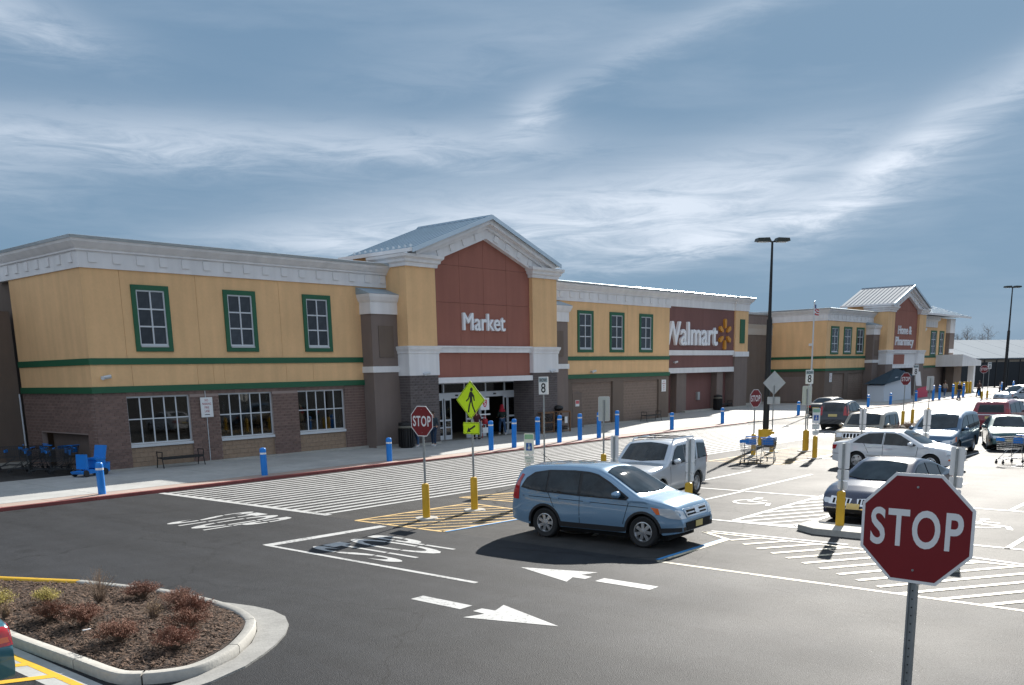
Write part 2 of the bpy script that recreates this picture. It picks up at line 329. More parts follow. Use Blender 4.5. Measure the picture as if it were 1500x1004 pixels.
def text_mesh(s, w, h, depth, bold=0.0, name='letter', mat=None, cx=True, space=1.0, heavy=0):
    """lettering in the x-z plane, facing -y, fitted to w x h, origin at bottom left or centre"""
    cu = bpy.data.curves.new(name, 'FONT'); cu.body = s; cu.size = 1; cu.offset = bold; cu.resolution_u = 5; cu.space_character = space
    if '\n' in s: cu.align_x = 'CENTER'
    o = bpy.data.objects.new(name, cu); COL.objects.link(o)
    dg = bpy.context.evaluated_depsgraph_get(); me = bpy.data.meshes.new_from_object(o.evaluated_get(dg))
    bpy.data.objects.remove(o)
    xs = [v.co.x for v in me.vertices]; ys = [v.co.y for v in me.vertices]
    x0, x1, y0, y1 = min(xs), max(xs), min(ys), max(ys)
    sx, sy = w / (x1 - x0), h / (y1 - y0)
    bm = bmesh.new(); bm.from_mesh(me)
    for v in bm.verts:
        v.co = Vector(((v.co.x - (x0 + x1) / 2) * sx if cx else (v.co.x - x0) * sx, 0, (v.co.y - y0) * sy))
    bmesh.ops.remove_doubles(bm, verts=bm.verts, dist=1e-5)
    for f in bm.faces: f.smooth = False
    r = bmesh.ops.extrude_face_region(bm, geom=bm.faces[:])
    for g in r['geom']:
        if isinstance(g, bmesh.types.BMVert): g.co.y -= depth
    if heavy:      # heavier strokes: shifted copies, each a hair behind the other
        base = bm.faces[:]
        for i, (ox, oz) in enumerate(((-1, 0), (1, 0), (0, 1), (0, -1))):
            q = bmesh.ops.duplicate(bm, geom=base)
            for g in q['geom']:
                if isinstance(g, bmesh.types.BMVert): g.co.x += ox * heavy * h; g.co.z += oz * heavy * h * .7; g.co.y += min(.002, depth * .12) * (i + 1)
    bmesh.ops.recalc_face_normals(bm, faces=bm.faces)
    me.materials.clear(); me.materials.append(mat or signblack)
    for f in bm.faces: f.material_index = 0; f.smooth = False
    bm.to_mesh(me); bm.free(); me.name = name; return me
# ---------------------------------------------------------------- ground
def sheet(name, poly, z, m, parent=None, h=0.0):
    mb = MB()
    if h: mb.prism([(x, y, z) for x, y in poly], (0, 0, h))
    else: mb.face([(x, y, z) for x, y in poly])
    return obj(name, mb, m, parent)
def struct(o): o['kind'] = 'structure'; return o
struct(sheet('ground', [(-500, -300), (900, -300), (900, 900), (-500, 900)], 0, asph))
struct(sheet('road', [(-60, 19.6), (-60, -60), (16.1, -60), (16.1, 21), (16.2, 30.1), (-60, 30.1)], .004, asph_new))
# sidewalk slabs with open joints
sw = MB(); x = -22.0
while x < 62:
    for y0, y1 in ((31.35, 34.2), (34.2, 38.2)):
        sw.box(x + .008, x + 3.03, y0 + .008, y1 - .008, -.02, .10 if x < 27 else .06)
    x += 3.04
sw.box(62, 150, 31.35, 48, -.02, .055)
struct(obj('sidewalk', sw, conc))
ps = MB()
x = -22
while x < 150:
    ps.box(x + .006, x + 1.5, 30.42, 31.34, -.02, .095 if x < 27 else .056); x += 1.51
struct(obj('sidewalk_tread_strip', ps, padm))
kb = MB(); x = -22
while x < 60:
    kb.box(x + .004, x + 2.99, 30.22, 30.41, -.02, .11 if x < 27 else .058); x += 3
struct(obj('sidewalk_kerb', kb, redpaint))
kb2 = MB(); kb2.box(60, 150, 30.15, 30.41, -.02, .058); struct(obj('kerb', kb2, kerbm))

def marking(name, polys, m, z=.008, parent=None, clip=None):
    mb = MB()
    for p in polys: mb.face([(x, y, z) for x, y in p])
    o = obj(name, mb, m, parent)
    return o
def line(x0, y0, x1, y1, w):
    d = Vector((x1 - x0, y1 - y0)).normalized(); n = Vector((-d.y, d.x)) * w / 2
    return [(x0 + n.x, y0 + n.y), (x0 - n.x, y0 - n.y), (x1 - n.x, y1 - n.y), (x1 + n.x, y1 + n.y)]
def clip_poly(subj, clip):
    def inside(p, a, b): return (b[0] - a[0]) * (p[1] - a[1]) - (b[1] - a[1]) * (p[0] - a[0]) >= 0
    out = subj
    for i in range(len(clip)):
        a, b = clip[i], clip[(i + 1) % len(clip)]; inp, out = out, []
        for j in range(len(inp)):
            p, q = inp[j], inp[(j + 1) % len(inp)]
            ip, iq = inside(p, a, b), inside(q, a, b)
            if ip != iq:
                t = ((b[0] - a[0]) * (p[1] - a[1]) - (b[1] - a[1]) * (p[0] - a[0])) / ((b[0] - a[0]) * (p[1] - q[1]) - (b[1] - a[1]) * (p[0] - q[0]))
                out.append((p[0] + (q[0] - p[0]) * t, p[1] + (q[1] - p[1]) * t))
            if iq: out.append(q)
        if not out: return []
    return out
def marks(name, polys, m, stripes=(), z=.009, sm=None):
    """a painted marking: one sheet of outlines, each stripe a piece of its own"""
    o = struct(marking(name, polys, m, z))
    for p in stripes:
        if len(p) > 2: obj('stripe', MB().add([(x, y, z + .001) for x, y in p], [tuple(range(len(p)))]), sm or m, o)
    return o
# crosswalk in front of the store: long stripes along the kerb
st = []
for k in range(18):
    y = 29.75 - k * .50
    st.append(line(16.3, y, 58 + k * .1, y - .55, .20))
marks('crosswalk', [line(16.2, 30.05, 16.25, 20.95, .24), line(58.3, 29.2, 60, 20, .2)], paintw, st)
# stop bar, lane lines, arrows
marks('stop_line', [line(12.38, 18.4, 15.85, 18.2, .30)], paintw)
marks('lane_line', [line(12.42, 18.4, 12.42, 11.7, .12)], paintw, z=.0095)
def arrow(name, x, y, s):
    """arrow along y, s=+1 points to +y"""
    H_ = [(-.11, -.16), (.11, -.16), (.13, .12), (.50, -.02), (0, 1.55), (-.50, -.02), (-.13, .12)]
    D = [(-.15, -1.62), (.15, -1.62), (.15, -.42), (-.15, -.42)]
    return marks(name, [[(x + px * s, y + py * s) for px, py in q] for q in (H_, D)], paintw)
arrow('lane_arrow', 10.95, 10.15, -1); arrow('lane_arrow', 13.98, 10.4, 1)
def word(s, x, y, w, l, rz):
    """stencilled word: every stroke broken twice"""
    me = text_mesh(s, w, l, .001, .008, 'painted_word', paintw, space=1.05)
    for v in me.vertices: v.co = Vector((v.co.x, v.co.z - l / 2, v.co.y))
    bm = bmesh.new(); bm.from_mesh(me)
    for k in (-1, 1):
        for e in (-.035, .035):
            bmesh.ops.bisect_plane(bm, geom=bm.verts[:] + bm.edges[:] + bm.faces[:], plane_co=(0, k * l * .17 + e, 0), plane_no=(0, 1, 0))
        bad = [f for f in bm.faces if abs(f.calc_center_median().y - k * l * .17) < .034]; bmesh.ops.delete(bm, geom=bad, context='FACES')
    bm.to_mesh(me); bm.free()
    o = bpy.data.objects.new('painted_word', me); COL.objects.link(o); o.location = (x, y, .011); o.rotation_euler = (0, 0, rz)
    return struct(o)
word('STOP', 13.85, 15.85, 2.15, 3.0, 0)
word('STOP', 14.05, 22.45, 2.3, 2.7, R(-90))
# yellow hatched islands
def hatch(name, poly, ang, gap, w, m, edge=True, ew=.11, sm=None, skip=()):
    c = Vector((sum(p[0] for p in poly) / len(poly), sum(p[1] for p in poly) / len(poly)))
    d = Vector((math.cos(R(ang)), math.sin(R(ang)))); n = Vector((-d.y, d.x)); st = []
    ts = [(Vector(p) - c).dot(n) for p in poly]; t = min(ts) + gap * .5
    while t < max(ts):
        a = c + n * t - d * 60; b = c + n * t + d * 60
        q = clip_poly(line(a.x, a.y, b.x, b.y, w), poly)
        if len(q) > 2: st.append(q)
        t += gap
    ed = [line(*poly[i], *poly[(i + 1) % len(poly)], ew) for i in range(len(poly)) if i not in skip] if edge else []
    return marks(name, ed, m, st, sm=sm)
I1 = [(16.05, 19.55), (16.12, 16.3), (18.85, 16.05), (20.0, 17.1), (20.2, 19.25)]
hatch('hatched_island', I1, -38, .46, .10, painty)
marks('island_edge_line', [line(16.15, 16.22, 18.8, 15.98, .09)], paintb, z=.0115)
hatch('hatched_island', [(16.1, -8), (19.6, -8), (19.7, 11.0), (19.1, 10.03), (16.06, 10.0)], -34, .56, .13, paintp, sm=paintp)
marks('island_edge_line', [line(16.2, 10.1, 19.1, 10.13, .10)], paintb, z=.0115)
hatch('hatched_island', [(35.0, 19.4), (35.2, 16.2), (42.4, 16.0), (42.6, 19.2)], -38, .6, .12, painty)
hatch('hatched_island', [(21.0, 20.4), (21.2, 18.0), (23.0, 18.2), (23.2, 19.6)], -38, .46, .10, painty)
hatch('access_aisle', [(21.6, 11.2), (21.6, 9.52), (26.9, 9.5), (26.9, 11.2)], -30, .5, .11, paintw, ew=.13)
# stall lines
sl = [line(21.55, 13.8, 27, 13.68, .12), line(21.5, 16.5, 27, 16.4, .12), line(21.45, 12.1, 21.45, -6, .12), line(27, 17, 27, -6, .12), line(38.4, 16, 38.4, -6, .12), line(50, 16, 50, -6, .12)]
for y in (7.0, 4.75, 2.2, -.4): sl.append(line(21.4, y, 27, y, .12))
for y in (16.2, 13.8, 11.2, 8.6, 6.0, 3.4, .8):
    sl += [line(27, y, 32.5, y, .12), line(38.4, y, 44, y, .12), line(44, y, 49.6, y, .12)]
    sl += [line(62, y + 1, 67.5, y + 1, .12), line(84, y + 3, 89.5, y + 3, .12)]
marks('parking_stall_lines', sl, paintw)
marks('speed_table_line', [line(19.9, 10.9, 20.0, 7.6, .10), line(20.05, 5.1, 19.7, 3.2, .1)], paintw)
def wheelchair(x, y):
    polys = []
    for k in range(20):
        a0, a1 = R(-20 + k * 15), R(-20 + (k + 1) * 15)
        polys.append([(x + .50 * math.cos(a) + 0, y + .50 * math.sin(a)) for a in (a0, a1)] + [(x + .40 * math.cos(a), y + .40 * math.sin(a)) for a in (a1, a0)])
    polys += [line(x + .1, y + .1, x + .75, y + .15, .12), line(x + .12, y + .1, x + .05, y - .6, .12), line(x + .1, y - .55, x - .45, y - .75, .12), line(x + .5, y + .12, x + .45, y - .3, .10)]
    polys.append([(x + .9 + .12 * math.cos(R(t)), y + .15 + .12 * math.sin(R(t))) for t in range(0, 360, 40)])
    marks('wheelchair_mark', [[(px, py) for px, py in q] for q in polys], paintw)
wheelchair(24.9, 12.4); wheelchair(18.2, 13.6); wheelchair(24.3, 4.0 + 2.0)

# ---------------------------------------------------------------- the store
B0 = (18.05, 38.2, 0)
store = thing('store_building', 'long yellow and brown two storey superstore with gabled entrance towers', 'store', B0)
def part(name, mb, m, parent=None, **k): return obj(name, mb, m, parent or store, world=True, **k)
def sweep(mb, path, prof, closed=True):
    n = len(path); k = len(prof); vs = []
    nr = []
    for i in range(n - 1):
        d = (Vector(path[i + 1]) - Vector(path[i])).normalized(); nr.append(Vector((d.y, -d.x)))
    for i, p in enumerate(path):
        if i == 0: m = nr[0]
        elif i == n - 1: m = nr[-1]
        else:
            m = (nr[i - 1] + nr[i]); m = m / max(.2, (m.dot(nr[i])))
        for o, z in prof: vs.append((p[0] + m.x * o, p[1] + m.y * o, z))
    fs = [(i * k + j, i * k + (j + 1) % k, (i + 1) * k + (j + 1) % k, (i + 1) * k + j) for i in range(n - 1) for j in range(k)]
    fs += [tuple(range(k)), tuple(range((n - 1) * k, n * k))]
    return mb.add(vs, fs)
def cornice(path, z0, z1, s=1.0, dent=True):
    h = z1 - z0; f = z0 + h * .52
    mb = MB(); sweep(mb, path, [(-.2, z0), (.07, z0), (.07, f), (.16, f + .03), (.16, f + .09), (.24, f + .16), (.40, f + .34 * s), (.44, z1 - .13), (-.2, z1 - .13)])
    c = part('cornice', mb, white)
    mb = MB(); sweep(mb, path, [(-.25, z1 - .127), (.47, z1 - .127), (.50, z1 - .02), (.46, z1), (-.25, z1 + .03)])
    part('metal_coping', mb, capm)
    if dent:
        me = MB().box(-.17, .17, -.055, .02, 0, .36).mesh('dentil', white)
        for i in range(len(path) - 1):
            a, b = Vector(path[i]), Vector(path[i + 1]); d = (b - a); L = d.length; d.normalize(); nn = Vector((d.y, -d.x))
            k = int(L / 1.02)
            for j in range(k):
                q = a + d * (L * (j + .5) / k) + nn * .072
                o = link('dentil', me, c, (q.x, q.y, f - .40)); o.rotation_euler = (0, 0, math.atan2(d.y, d.x))
    return c
def panels(parent_name, m, x0, x1, y, z0, z1, xs, openings=(), th=.10, zs=(), gap=.014):
    """stucco panels with open joints, openings left clear"""
    X = [x0] + [x for x in xs if x0 < x < x1] + [x1]; Z = [z0] + [z for z in zs if z0 < z < z1] + [z1]
    for i in range(len(X) - 1):
        for j in range(len(Z) - 1):
            cells = [(X[i] + (gap if i else 0), X[i + 1], Z[j] + (gap if j else 0), Z[j + 1])]
            for ox0, ox1, oz0, oz1 in openings:
                nc = []
                for a, b, c, d in cells:
                    if ox1 <= a or ox0 >= b or oz1 <= c or oz0 >= d: nc.append((a, b, c, d)); continue
                    if ox0 > a: nc.append((a, ox0, c, d))
                    if ox1 < b: nc.append((ox1, b, c, d))
                    aa, bb = max(a, ox0), min(b, ox1)
                    if oz0 > c: nc.append((aa, bb, c, oz0))
                    if oz1 < d: nc.append((aa, bb, oz1, d))
                cells = nc
            mb = MB()
            for a, b, c, d in cells: mb.box(a, b, y, y + th, c, d)
            if mb.v: part(parent_name, mb, m, fix=False)
# solid cores behind the skins
def core(x0, x1, y0, y1, z0, z1, m=darkwall, name='wall'): return part(name, MB().box(x0, x1, y0, y1, z0, z1), m)
core(18.3, 131, 44.4, 90, 0, 8.9, darkwall, 'store_core'); core(62.8, 92.2, 44.0, 44.39, 0, 8.7, greyblock)
core(18.3, 34.0, 38.45, 44.39, 3.35, 9.2); core(47, 62.4, 38.45, 43.99, 0, 9.2); core(92.3, 104, 38.45, 44.39, 0, 9.1)

BRICK = []                                     # (location, rotation about z, length) of every brick
def brick_face(x0, y0, x1, y1, z0, z1, openings=(), L=.40, H=.1375):
    """brick courses on a vertical face that runs from (x0,y0) to (x1,y1); outside is to the right of that direction"""
    d = Vector((x1 - x0, y1 - y0)); T = d.length; d.normalize(); rz = math.atan2(d.y, d.x); k = 0; z = z0
    while z + H * .6 < z1:
        s = -L / 2 if k % 2 else 0.0
        while s < T - .02:
            a, b = max(s, 0), min(s + L, T)
            segs = [(a, b)]
            for o0, o1, oz0, oz1 in openings:
                if z + H > oz0 + .03 and z < oz1 - .03:
                    ns = []
                    for p, q in segs:
                        if o1 <= p or o0 >= q: ns.append((p, q)); continue
                        if o0 - p > .04: ns.append((p, o0))
                        if q - o1 > .04: ns.append((o1, q))
                    segs = ns
            for p, q in segs:
                if q - p > .04: BRICK.append(((x0 + d.x * p, y0 + d.y * p, z), rz, q - p - .012))
            s += L
        z += H; k += 1
def brick_flush(parent, keep, m=brickm, H=.1375, name='brick'):
    """the first `keep` bricks become objects, the rest one joined part"""
    me = MB().box(0, 1, -.022, .03, .009, H - .009).mesh(name, m)
    pw = Vector((0, 0, 0)); p = parent
    while p: pw += p.location; p = p.parent
    for (l, rz, ln) in BRICK[:keep]:
        o = link(name, me, parent, Vector(l) - pw); o.rotation_euler = (0, 0, rz); o.scale = (ln, 1, 1)
        o.location.x += random.uniform(-.002, .002)
    rest = BRICK[keep:]
    if rest:
        mb = MB()
        for (l, rz, ln) in rest:
            c, s = math.cos(rz), math.sin(rz); j = random.uniform(-.004, .003)
            P = [(0, -.022 + j), (ln, -.022 + j), (ln, .02), (0, .02)]
            P = [(l[0] + px * c - py * s, l[1] + px * s + py * c) for px, py in P]
            mb.add([(px, py, l[2] + .009) for px, py in P] + [(px, py, l[2] + H - .009) for px, py in P], [(0, 1, 5, 4), (1, 2, 6, 5), (3, 0, 4, 7), (4, 5, 6, 7), (0, 3, 2, 1)])
        o = part(name + '_field', mb, m, fix=False); o['kind'] = 'stuff'
    BRICK.clear()

# ---- wing A (left)
YA = 38.2
LW = [(19.45, 22.38), (23.81, 26.72), (28.19, 31.1)]
UW = [(20.09, 21.78), (24.43, 26.12), (28.79, 30.48)]
XE = 32.42
mbw = MB()
for a, b in ((18.05, 19.45), (22.38, 23.81), (26.72, 28.19), (31.1, XE + .1)): mbw.box(a, b, YA + .02, YA + .3, 0, 3.15)
mbw.box(18.05, XE + .1, YA + .02, YA + .3, 3.15, 3.34)
pier = part('brick_wall', mbw, mortar)
mbl = MB(); mbl.box(18.07, 18.3, 38.5, 45.1, 1.62, 3.34); mbl.box(18.07, 18.3, 38.5, 39.05, 0, 1.62); mbl.box(18.07, 18.3, 43.6, 45.1, 0, 1.62)
lwall = part('side_brick_wall', mbl, mortar)
part('cart_bay_back', MB().box(18.6, 18.7, 39.0, 43.7, 0, 1.7), greyblock)
brick_face(18.05, 38.22, 19.45, 38.22, .16, 3.3); n1_ = len(BRICK)
brick_face(22.38, 38.22, 23.81, 38.22, .16, 3.1); brick_face(26.72, 38.22, 28.19, 38.22, .16, 3.1)
brick_face(19.45, 38.22, 31.1, 38.22, 3.16, 3.31)
brick_flush(pier, 300)
brick_face(18.07, 45.1, 18.07, 38.2, .16, 3.3, [(1.5, 6.06, 0, 1.62)])
brick_flush(lwall, 300)
brick_face(31.1, 38.22, XE, 38.22, .16, 3.3)
brick_flush(pier, 0)
kbm = MB()
for a, b in ((18.0, 34.3),): kbm.box(a, b, 38.08, 38.3, 0, .17)
part('base_course', kbm, kerbm)
BL = []
for a, b in LW:
    bw = part('block_wall', MB().box(a, b, YA + .13, YA + .3, 0, 1.02), mortar)
    z = .17; k = 0; me = MB().box(0, 1, -.03, .02, .006, .194).mesh('block', tanblock)
    while z < 1.0:
        s = a - (.2 if k % 2 else 0)
        while s < b - .02:
            p, q = max(s, a), min(s + .4, b)
            if q - p > .03:
                o = link('block', me, bw, (p - B0[0] + B0[0], YA + .13, z)); o.scale = (q - p - .008, 1, 1 if z + .2 < 1.03 else .8)
            s += .4
        z += .2; k += 1
    for ch in bw.children: ch.location -= Vector((0, 0, 0))
# lower bands, upper wall
def band(z0, z1, path, out=.05, m=green, name='green_band'):
    mb = MB(); sweep(mb, path, [(-.1, z0), (out, z0), (out, z1), (-.1, z1)]); return part(name, mb, m)
PA = [(18.05, 45.1), (18.05, 38.2), (XE + .05, 38.2)]
band(3.32, 3.58, PA, .07); band(4.47, 4.73, PA)
uo = [(a + .02, b - .02, 5.02, 7.70) for a, b in UW]
panels('stucco_panel', stucco, 18.05, XE + .05, YA, 3.575, 4.475, (19.8, 22.85, 23.65, 24.2, 27.6, 29.2))
panels('stucco_panel', stucco, 18.05, 34.2, YA, 4.725, 8.3, (19.65, 23.1, 27.45), uo)
mb = MB(); mb.box(18.05, 18.15, 38.301, 45.1, 3.575, 4.475); mb.box(18.05, 18.15, 38.301, 45.1, 4.725, 8.3)
part('stucco_panel', mb, stucco)
cornice([(18.05, 46.5), (18.05, 38.2), (34.45, 38.2)], 8.27, 9.46)
core(18.2, 34.2, 38.35, 46.5, 8.35, 9.25, darkwall, 'parapet_core'); core(18.16, 18.3, 38.4, 44.6, 3.4, 8.4)
def up_window(cx, y, z0, z1, w=1.69, pale=pane_dark, mw=.062):
    """green surround, white sash with 2 x 3 panes"""
    x0, x1 = cx - w / 2, cx + w / 2; g = .20
    mb = MB()
    mb.box(x0, x0 + g, y - .06, y + .08, z0, z1).box(x1 - g, x1, y - .06, y + .08, z0, z1).box(x0 + g, x1 - g, y - .06, y + .08, z1 - g, z1).box(x0 + g, x1 - g, y - .06, y + .08, z0, z0 + g)
    wdw = part('window', mb, green)
    a, b, c, d = x0 + g, x1 - g, z0 + g, z1 - g
    mb = MB(); t = mw
    for (p, q, r, s) in ((a, a + t, c, d), (b - t, b, c, d), (a + t, b - t, d - t, d), (a + t, b - t, c, c + t + .06)): mb.box(p, q, y - .02, y + .07, r, s)
    cc = c + t + .06; xm = (a + b) / 2
    mb.box(xm - .03, xm + .03, y - .015, y + .07, cc, d - t)
    for i in (1, 2):
        zz = cc + (d - t - cc) * i / 3; mb.box(a + t, xm - .03, y - .015, y + .07, zz - .03, zz + .03); mb.box(xm + .03, b - t, y - .015, y + .07, zz - .03, zz + .03)
    obj('sash', mb, alum, wdw, world=True)
    me = MB().box(0, 1, .03, .05, 0, 1).mesh('pane', pane_dark)
    pw = Vector(B0)
    for i in range(2):
        for j in range(3):
            o = link('pane', me, wdw, (a + t + i * (xm - a - t + .0), y, cc + (d - t - cc) * j / 3)); o.scale = (xm - a - t, 1, (d - t - cc) / 3)
    mb = MB().box(a + .02, b - .02, y - .08, y - .001, c - .02, c + .045); obj('sill', mb, greysheet, wdw, world=True)
    return wdw
for a, b in UW: up_window((a + b) / 2, YA, 5.0, 7.72)
def low_window(a, b, y, z0, z1, n=5):
    mb = MB(); t = .07; yy = y + .14
    for (p, q, r, s) in ((a, a + t, z0, z1), (b - t, b, z0, z1), (a + t, b - t, z1 - t, z1), (a + t, b - t, z0, z0 + t)): mb.box(p, q, yy, yy + .08, r, s)
    w = (b - a - 2 * t) / n; zm = (z0 + z1) / 2 + .05
    for i in range(1, n): mb.box(a + t + i * w - .028, a + t + i * w + .028, yy + .008, yy + .07, z0 + t, z1 - t)
    for i in range(n): mb.box(a + t + i * w + (.028 if i else 0), a + t + (i + 1) * w - (.028 if i < n - 1 else 0), yy + .008, yy + .07, zm - .025, zm + .025)
    wdw = part('window', mb, alum, fix=False)
    me = MB().box(0, 1, .03, .036, 0, 1).mesh('pane', pane_clear)
    for i in range(n):
        for zz, hh in ((z0 + t, zm - z0 - t), (zm, z1 - t - zm)):
            o = link('pane', me, wdw, (a + t + i * w, yy, zz)); o.scale = (w, 1, hh)
    obj('sill', MB().box(a, b, y + .02, y + .22, z0 - .12, z0 - .002), alum, wdw, world=True)
for a, b in LW: low_window(a, b, YA, 1.12, 3.15)
# interior behind the shop windows
mb = MB(); mb.box(18.31, 34, 38.5, 44.3, .01, .03)
part('shop_floor', mb, M('shop_floor', (.20, .19, .17), .5))
orange = M('orange_goods', (.55, .22, .02), .6); goods = M('mixed_goods', (.16, .14, .12), .7, var=(2, .6))
for i, (gx, gy, gh, m) in enumerate(((20.4, 40.2, 1.3, goods), (22.6, 41.6, 1.7, goods), (25.2, 40.4, 1.5, goods), (29.3, 39.6, 1.45, orange), (30.1, 39.5, 1.2, orange), (31.4, 41.4, 1.9, goods))):
    mb = MB(); mb.box(gx - .35, gx + .35, gy, gy + .5, .03, gh * .45); mb.box(gx - .28, gx + .28, gy + .05, gy + .45, gh * .5, gh * .75); mb.box(gx - .2, gx + .22, gy + .05, gy + .4, gh * .78, gh)
    part('goods_display', mb, m)
lampm = M('shop_lamp', (1, .9, .75), .5, emit=6)
for gx, gy in ((21.2, 42.6), (29.2, 41.0), (25.6, 43.1)): part('ceiling_lamp', MB().lathe([(.02, 3.0), (.10, 2.86), (.10, 2.82), (.02, 2.8)], 10, (gx, gy, 0)), lampm)

# ---- low brown wall at far left
mb = MB().box(-30, 18.0, 45.3, 46.5, 0, 6.95); part('side_wall', mb, darkwall)
mb = MB(); sweep(mb, [(-30, 45.3), (17.55, 45.3)], [(-.1, 6.96), (.06, 6.96), (.06, 7.75), (.22, 7.95), (.25, 8.2), (-.5, 8.25)]); part('cornice', mb, white)
part('base_course', MB().box(-30, 18.0, 45.15, 45.3, 0, .25), kerbm)
part('downpipe', MB().tube([(17.95, 45.2, .1), (17.95, 45.2, 3.3)], .04), alum, smooth=True)

# ---- entrance towers
def tower(ox, far=False):
    P = lambda n, mb, m, **k: part(n, mb, m, **k)
    yf = 36.6
    for side in (0, 1):
        a, b = ((34.2, 36.32), (44.42, 46.75))[side]; a += ox; b += ox
        P('column_shaft', MB().box(a, b, yf, 38.6, 5.2, 9.3), stucco)
        mb = MB(); path = [(a, 39.2), (a, yf), (b, yf), (b, 39.2)]
        sweep(mb, path, [(-.1, 3.74), (.05, 3.74), (.05, 4.85), (.09, 4.9), (.09, 4.98), (.16, 5.12), (.18, 5.25), (-.1, 5.29)])
        mb.box(a + .1, b - .1, yf + .1, 39.1, 3.75, 5.2); P('column_base_trim', mb, white)
        mb = MB(); sweep(mb, path, [(-.1, 9.28), (.10, 9.28), (.12, 9.44), (.22, 9.5), (.24, 9.62), (.36, 9.72), (.38, 9.86), (-.1, 9.92)])
        mb.box(a + .1, b - .1, yf + .1, 39.1, 9.3, 9.9); P('column_capital', mb, white)
        c = P('brick_column', MB().box(a + .02, b - .02, yf + .02, 38.6, 0, 3.74), mortard)
        P('base_course', MB().box(a - .04, b + .04, yf - .05, 38.3, 0, .17), kerbm)
        if not far:
            brick_face(a + .02, 38.2, a + .02, yf, .17, 3.74); brick_face(a, yf + .02, b, yf + .02, .17, 3.74)
            brick_flush(c, 290 if side == 0 else 230, brickd)
        else: P('column_facing', MB().box(a, b, yf, 38.6, .17, 3.739), greyblock)
    yr = yf + .25; xa, xb = 36.32 + ox, 44.42 + ox; xm = (xa + xb) / 2; zs_, za = 9.72, 11.10
    sl_ = (za - zs_) / (xm - xa)
    # red panels of the gable wall
    cx = [xa, xa + (2.1 if not far else 2.7), xm, xb - (2.1 if not far else 2.7), xb]; cz = [5.3, 7.6, 9.55]
    for i in range(4):
        for j in range(3):
            x0, x1 = cx[i] + (.014 if i else 0), cx[i + 1]
            z0 = cz[j] + (.014 if j else 0)
            if j < 2: pts = [(x0, z0), (x1, z0), (x1, cz[j + 1]), (x0, cz[j + 1])]
            else:
                zt = lambda x: za + .12 - abs(x - xm) * sl_
                pts = [(x0, z0), (x1, z0), (x1, zt(x1)), (x0, zt(x0))]
            P('red_panel', MB().prism([(x, yr, z) for x, z in pts], (0, .12, 0)), stuccoR, fix=True)
    mb = MB(); mb.prism([(xa, yr + .12, 5.2), (xb, yr + .12, 5.2), (xb, yr + .12, zs_ + .2), (xm, yr + .12, za + .1), (xa, yr + .12, zs_ + .2)], (0, .3, 0)); P('gable_backing', mb, fascia)
    # belt, lower red strip, lintel
    P('belt_trim', MB().box(xa, xb, yf + .10, yf + .6, 4.93, 5.295).box(xa, xb, yf + .03, yf + .5, 5.2, 5.29), white, fix=False)
    if not far:
        X = [xa, xa + 2.0, xm - .3, xm + 1.9, xb]
        for i in range(4): P('red_panel', MB().box(X[i] + (.014 if i else 0), X[i + 1], yr, yr + .12, 3.6, 4.929), stuccoR)
    else:
        P('white_panel', MB().box(xa, xb, yr, yr + .12, 3.6, 4.929), white); P('red_panel', MB().box(xa + .3, xa + 4.3, yr - .05, yr - .002, 3.75, 4.8), stuccoR)
    P('strip_backing', MB().box(xa, xb, yr + .121, yr + .5, 3.4, 5.19), fascia)
    P('lintel_trim', MB().box(xa, xb, yf + .05, yf + .65, 3.30, 3.595), white)
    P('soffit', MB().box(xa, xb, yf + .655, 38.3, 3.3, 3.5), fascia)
    # raking cornice
    eL, eR = xm - 5.75, xm + 5.75
    def rake(n, z_in, z_out, y0, y1, m, ext=0.0):
        zi = lambda x: z_in - abs(x - xm) * .36; zo = lambda x: z_out - abs(x - xm) * .36
        for s in (-1, 1):
            e = xm + s * (5.75 + ext)
            P(n, MB().prism([(xm, y0, zi(xm)), (e, y0, zi(e)), (e, y0, zo(e)), (xm, y0, zo(xm))], (0, y1 - y0, 0)), m)
    rake('raking_frieze', 11.12, 11.86, yf - .05, yf + .25, white, -.55)
    rake('raking_moulding', 11.64, 11.90, yf - .18, yf - .052, white, -.3)
    rake('raking_cornice', 11.86, 12.16, yf - .42, yf + .25, white, 0)
    me = MB().box(-.17, .17, -.055, .02, 0, .34).mesh('dentil', white)
    for s in (-1, 1):
        for k in range(5):
            x = xm + s * (.75 + k * .98); o = link('dentil', me, store, Vector((x, yf - .055, 11.25 - abs(x - xm) * .36)) - Vector(B0)); o.rotation_euler = (0, s * math.atan(.36), 0)
    # side body under the roof, and the roof panels
    P('tower_body', MB().box(34.7 + ox, 46.2 + ox, 38.61, 41.3, 8.2, 10.2), stucco)
    P('tower_core', MB().box(36.0 + ox, 44.8 + ox, yf + .7, 41, 4.6, 10.2), fascia)
    for s in (-1, 1):
        n = 13; w = 5.9 / n
        for k in range(n):
            y0 = yf - .55 + k * w; xe = xm + s * 6.05
            zt = lambda x: 12.26 - abs(x - xm) * .36
            m = roofl if far else roofm
            mb = MB().prism([(xm, y0, zt(xm) - .09), (xe, y0, zt(xe) - .09), (xe, y0, zt(xe)), (xm, y0, zt(xm))], (0, w - .006, 0))
            mb.prism([(xm, y0, zt(xm)), (xe, y0, zt(xe)), (xe, y0, zt(xe) + .05), (xm, y0, zt(xm) + .05)], (0, .03, 0))
            P('roof_panel', mb, m, fix=False)
        xe = xm + s * 6.05
        P('eave_gutter', MB().box(min(xe, xe + s * .12), max(xe, xe + s * .12), yf - .55, yf + 5.35, 9.95, 10.13), white)
        P('rake_edge_trim', MB().prism([(xm, yf - .60, 12.10), (xe + s * .1, yf - .60, 12.10 - 6.15 * .36), (xe + s * .1, yf - .60, 12.32 - 6.15 * .36), (xm, yf - .60, 12.32)], (0, .05, 0)), capm)
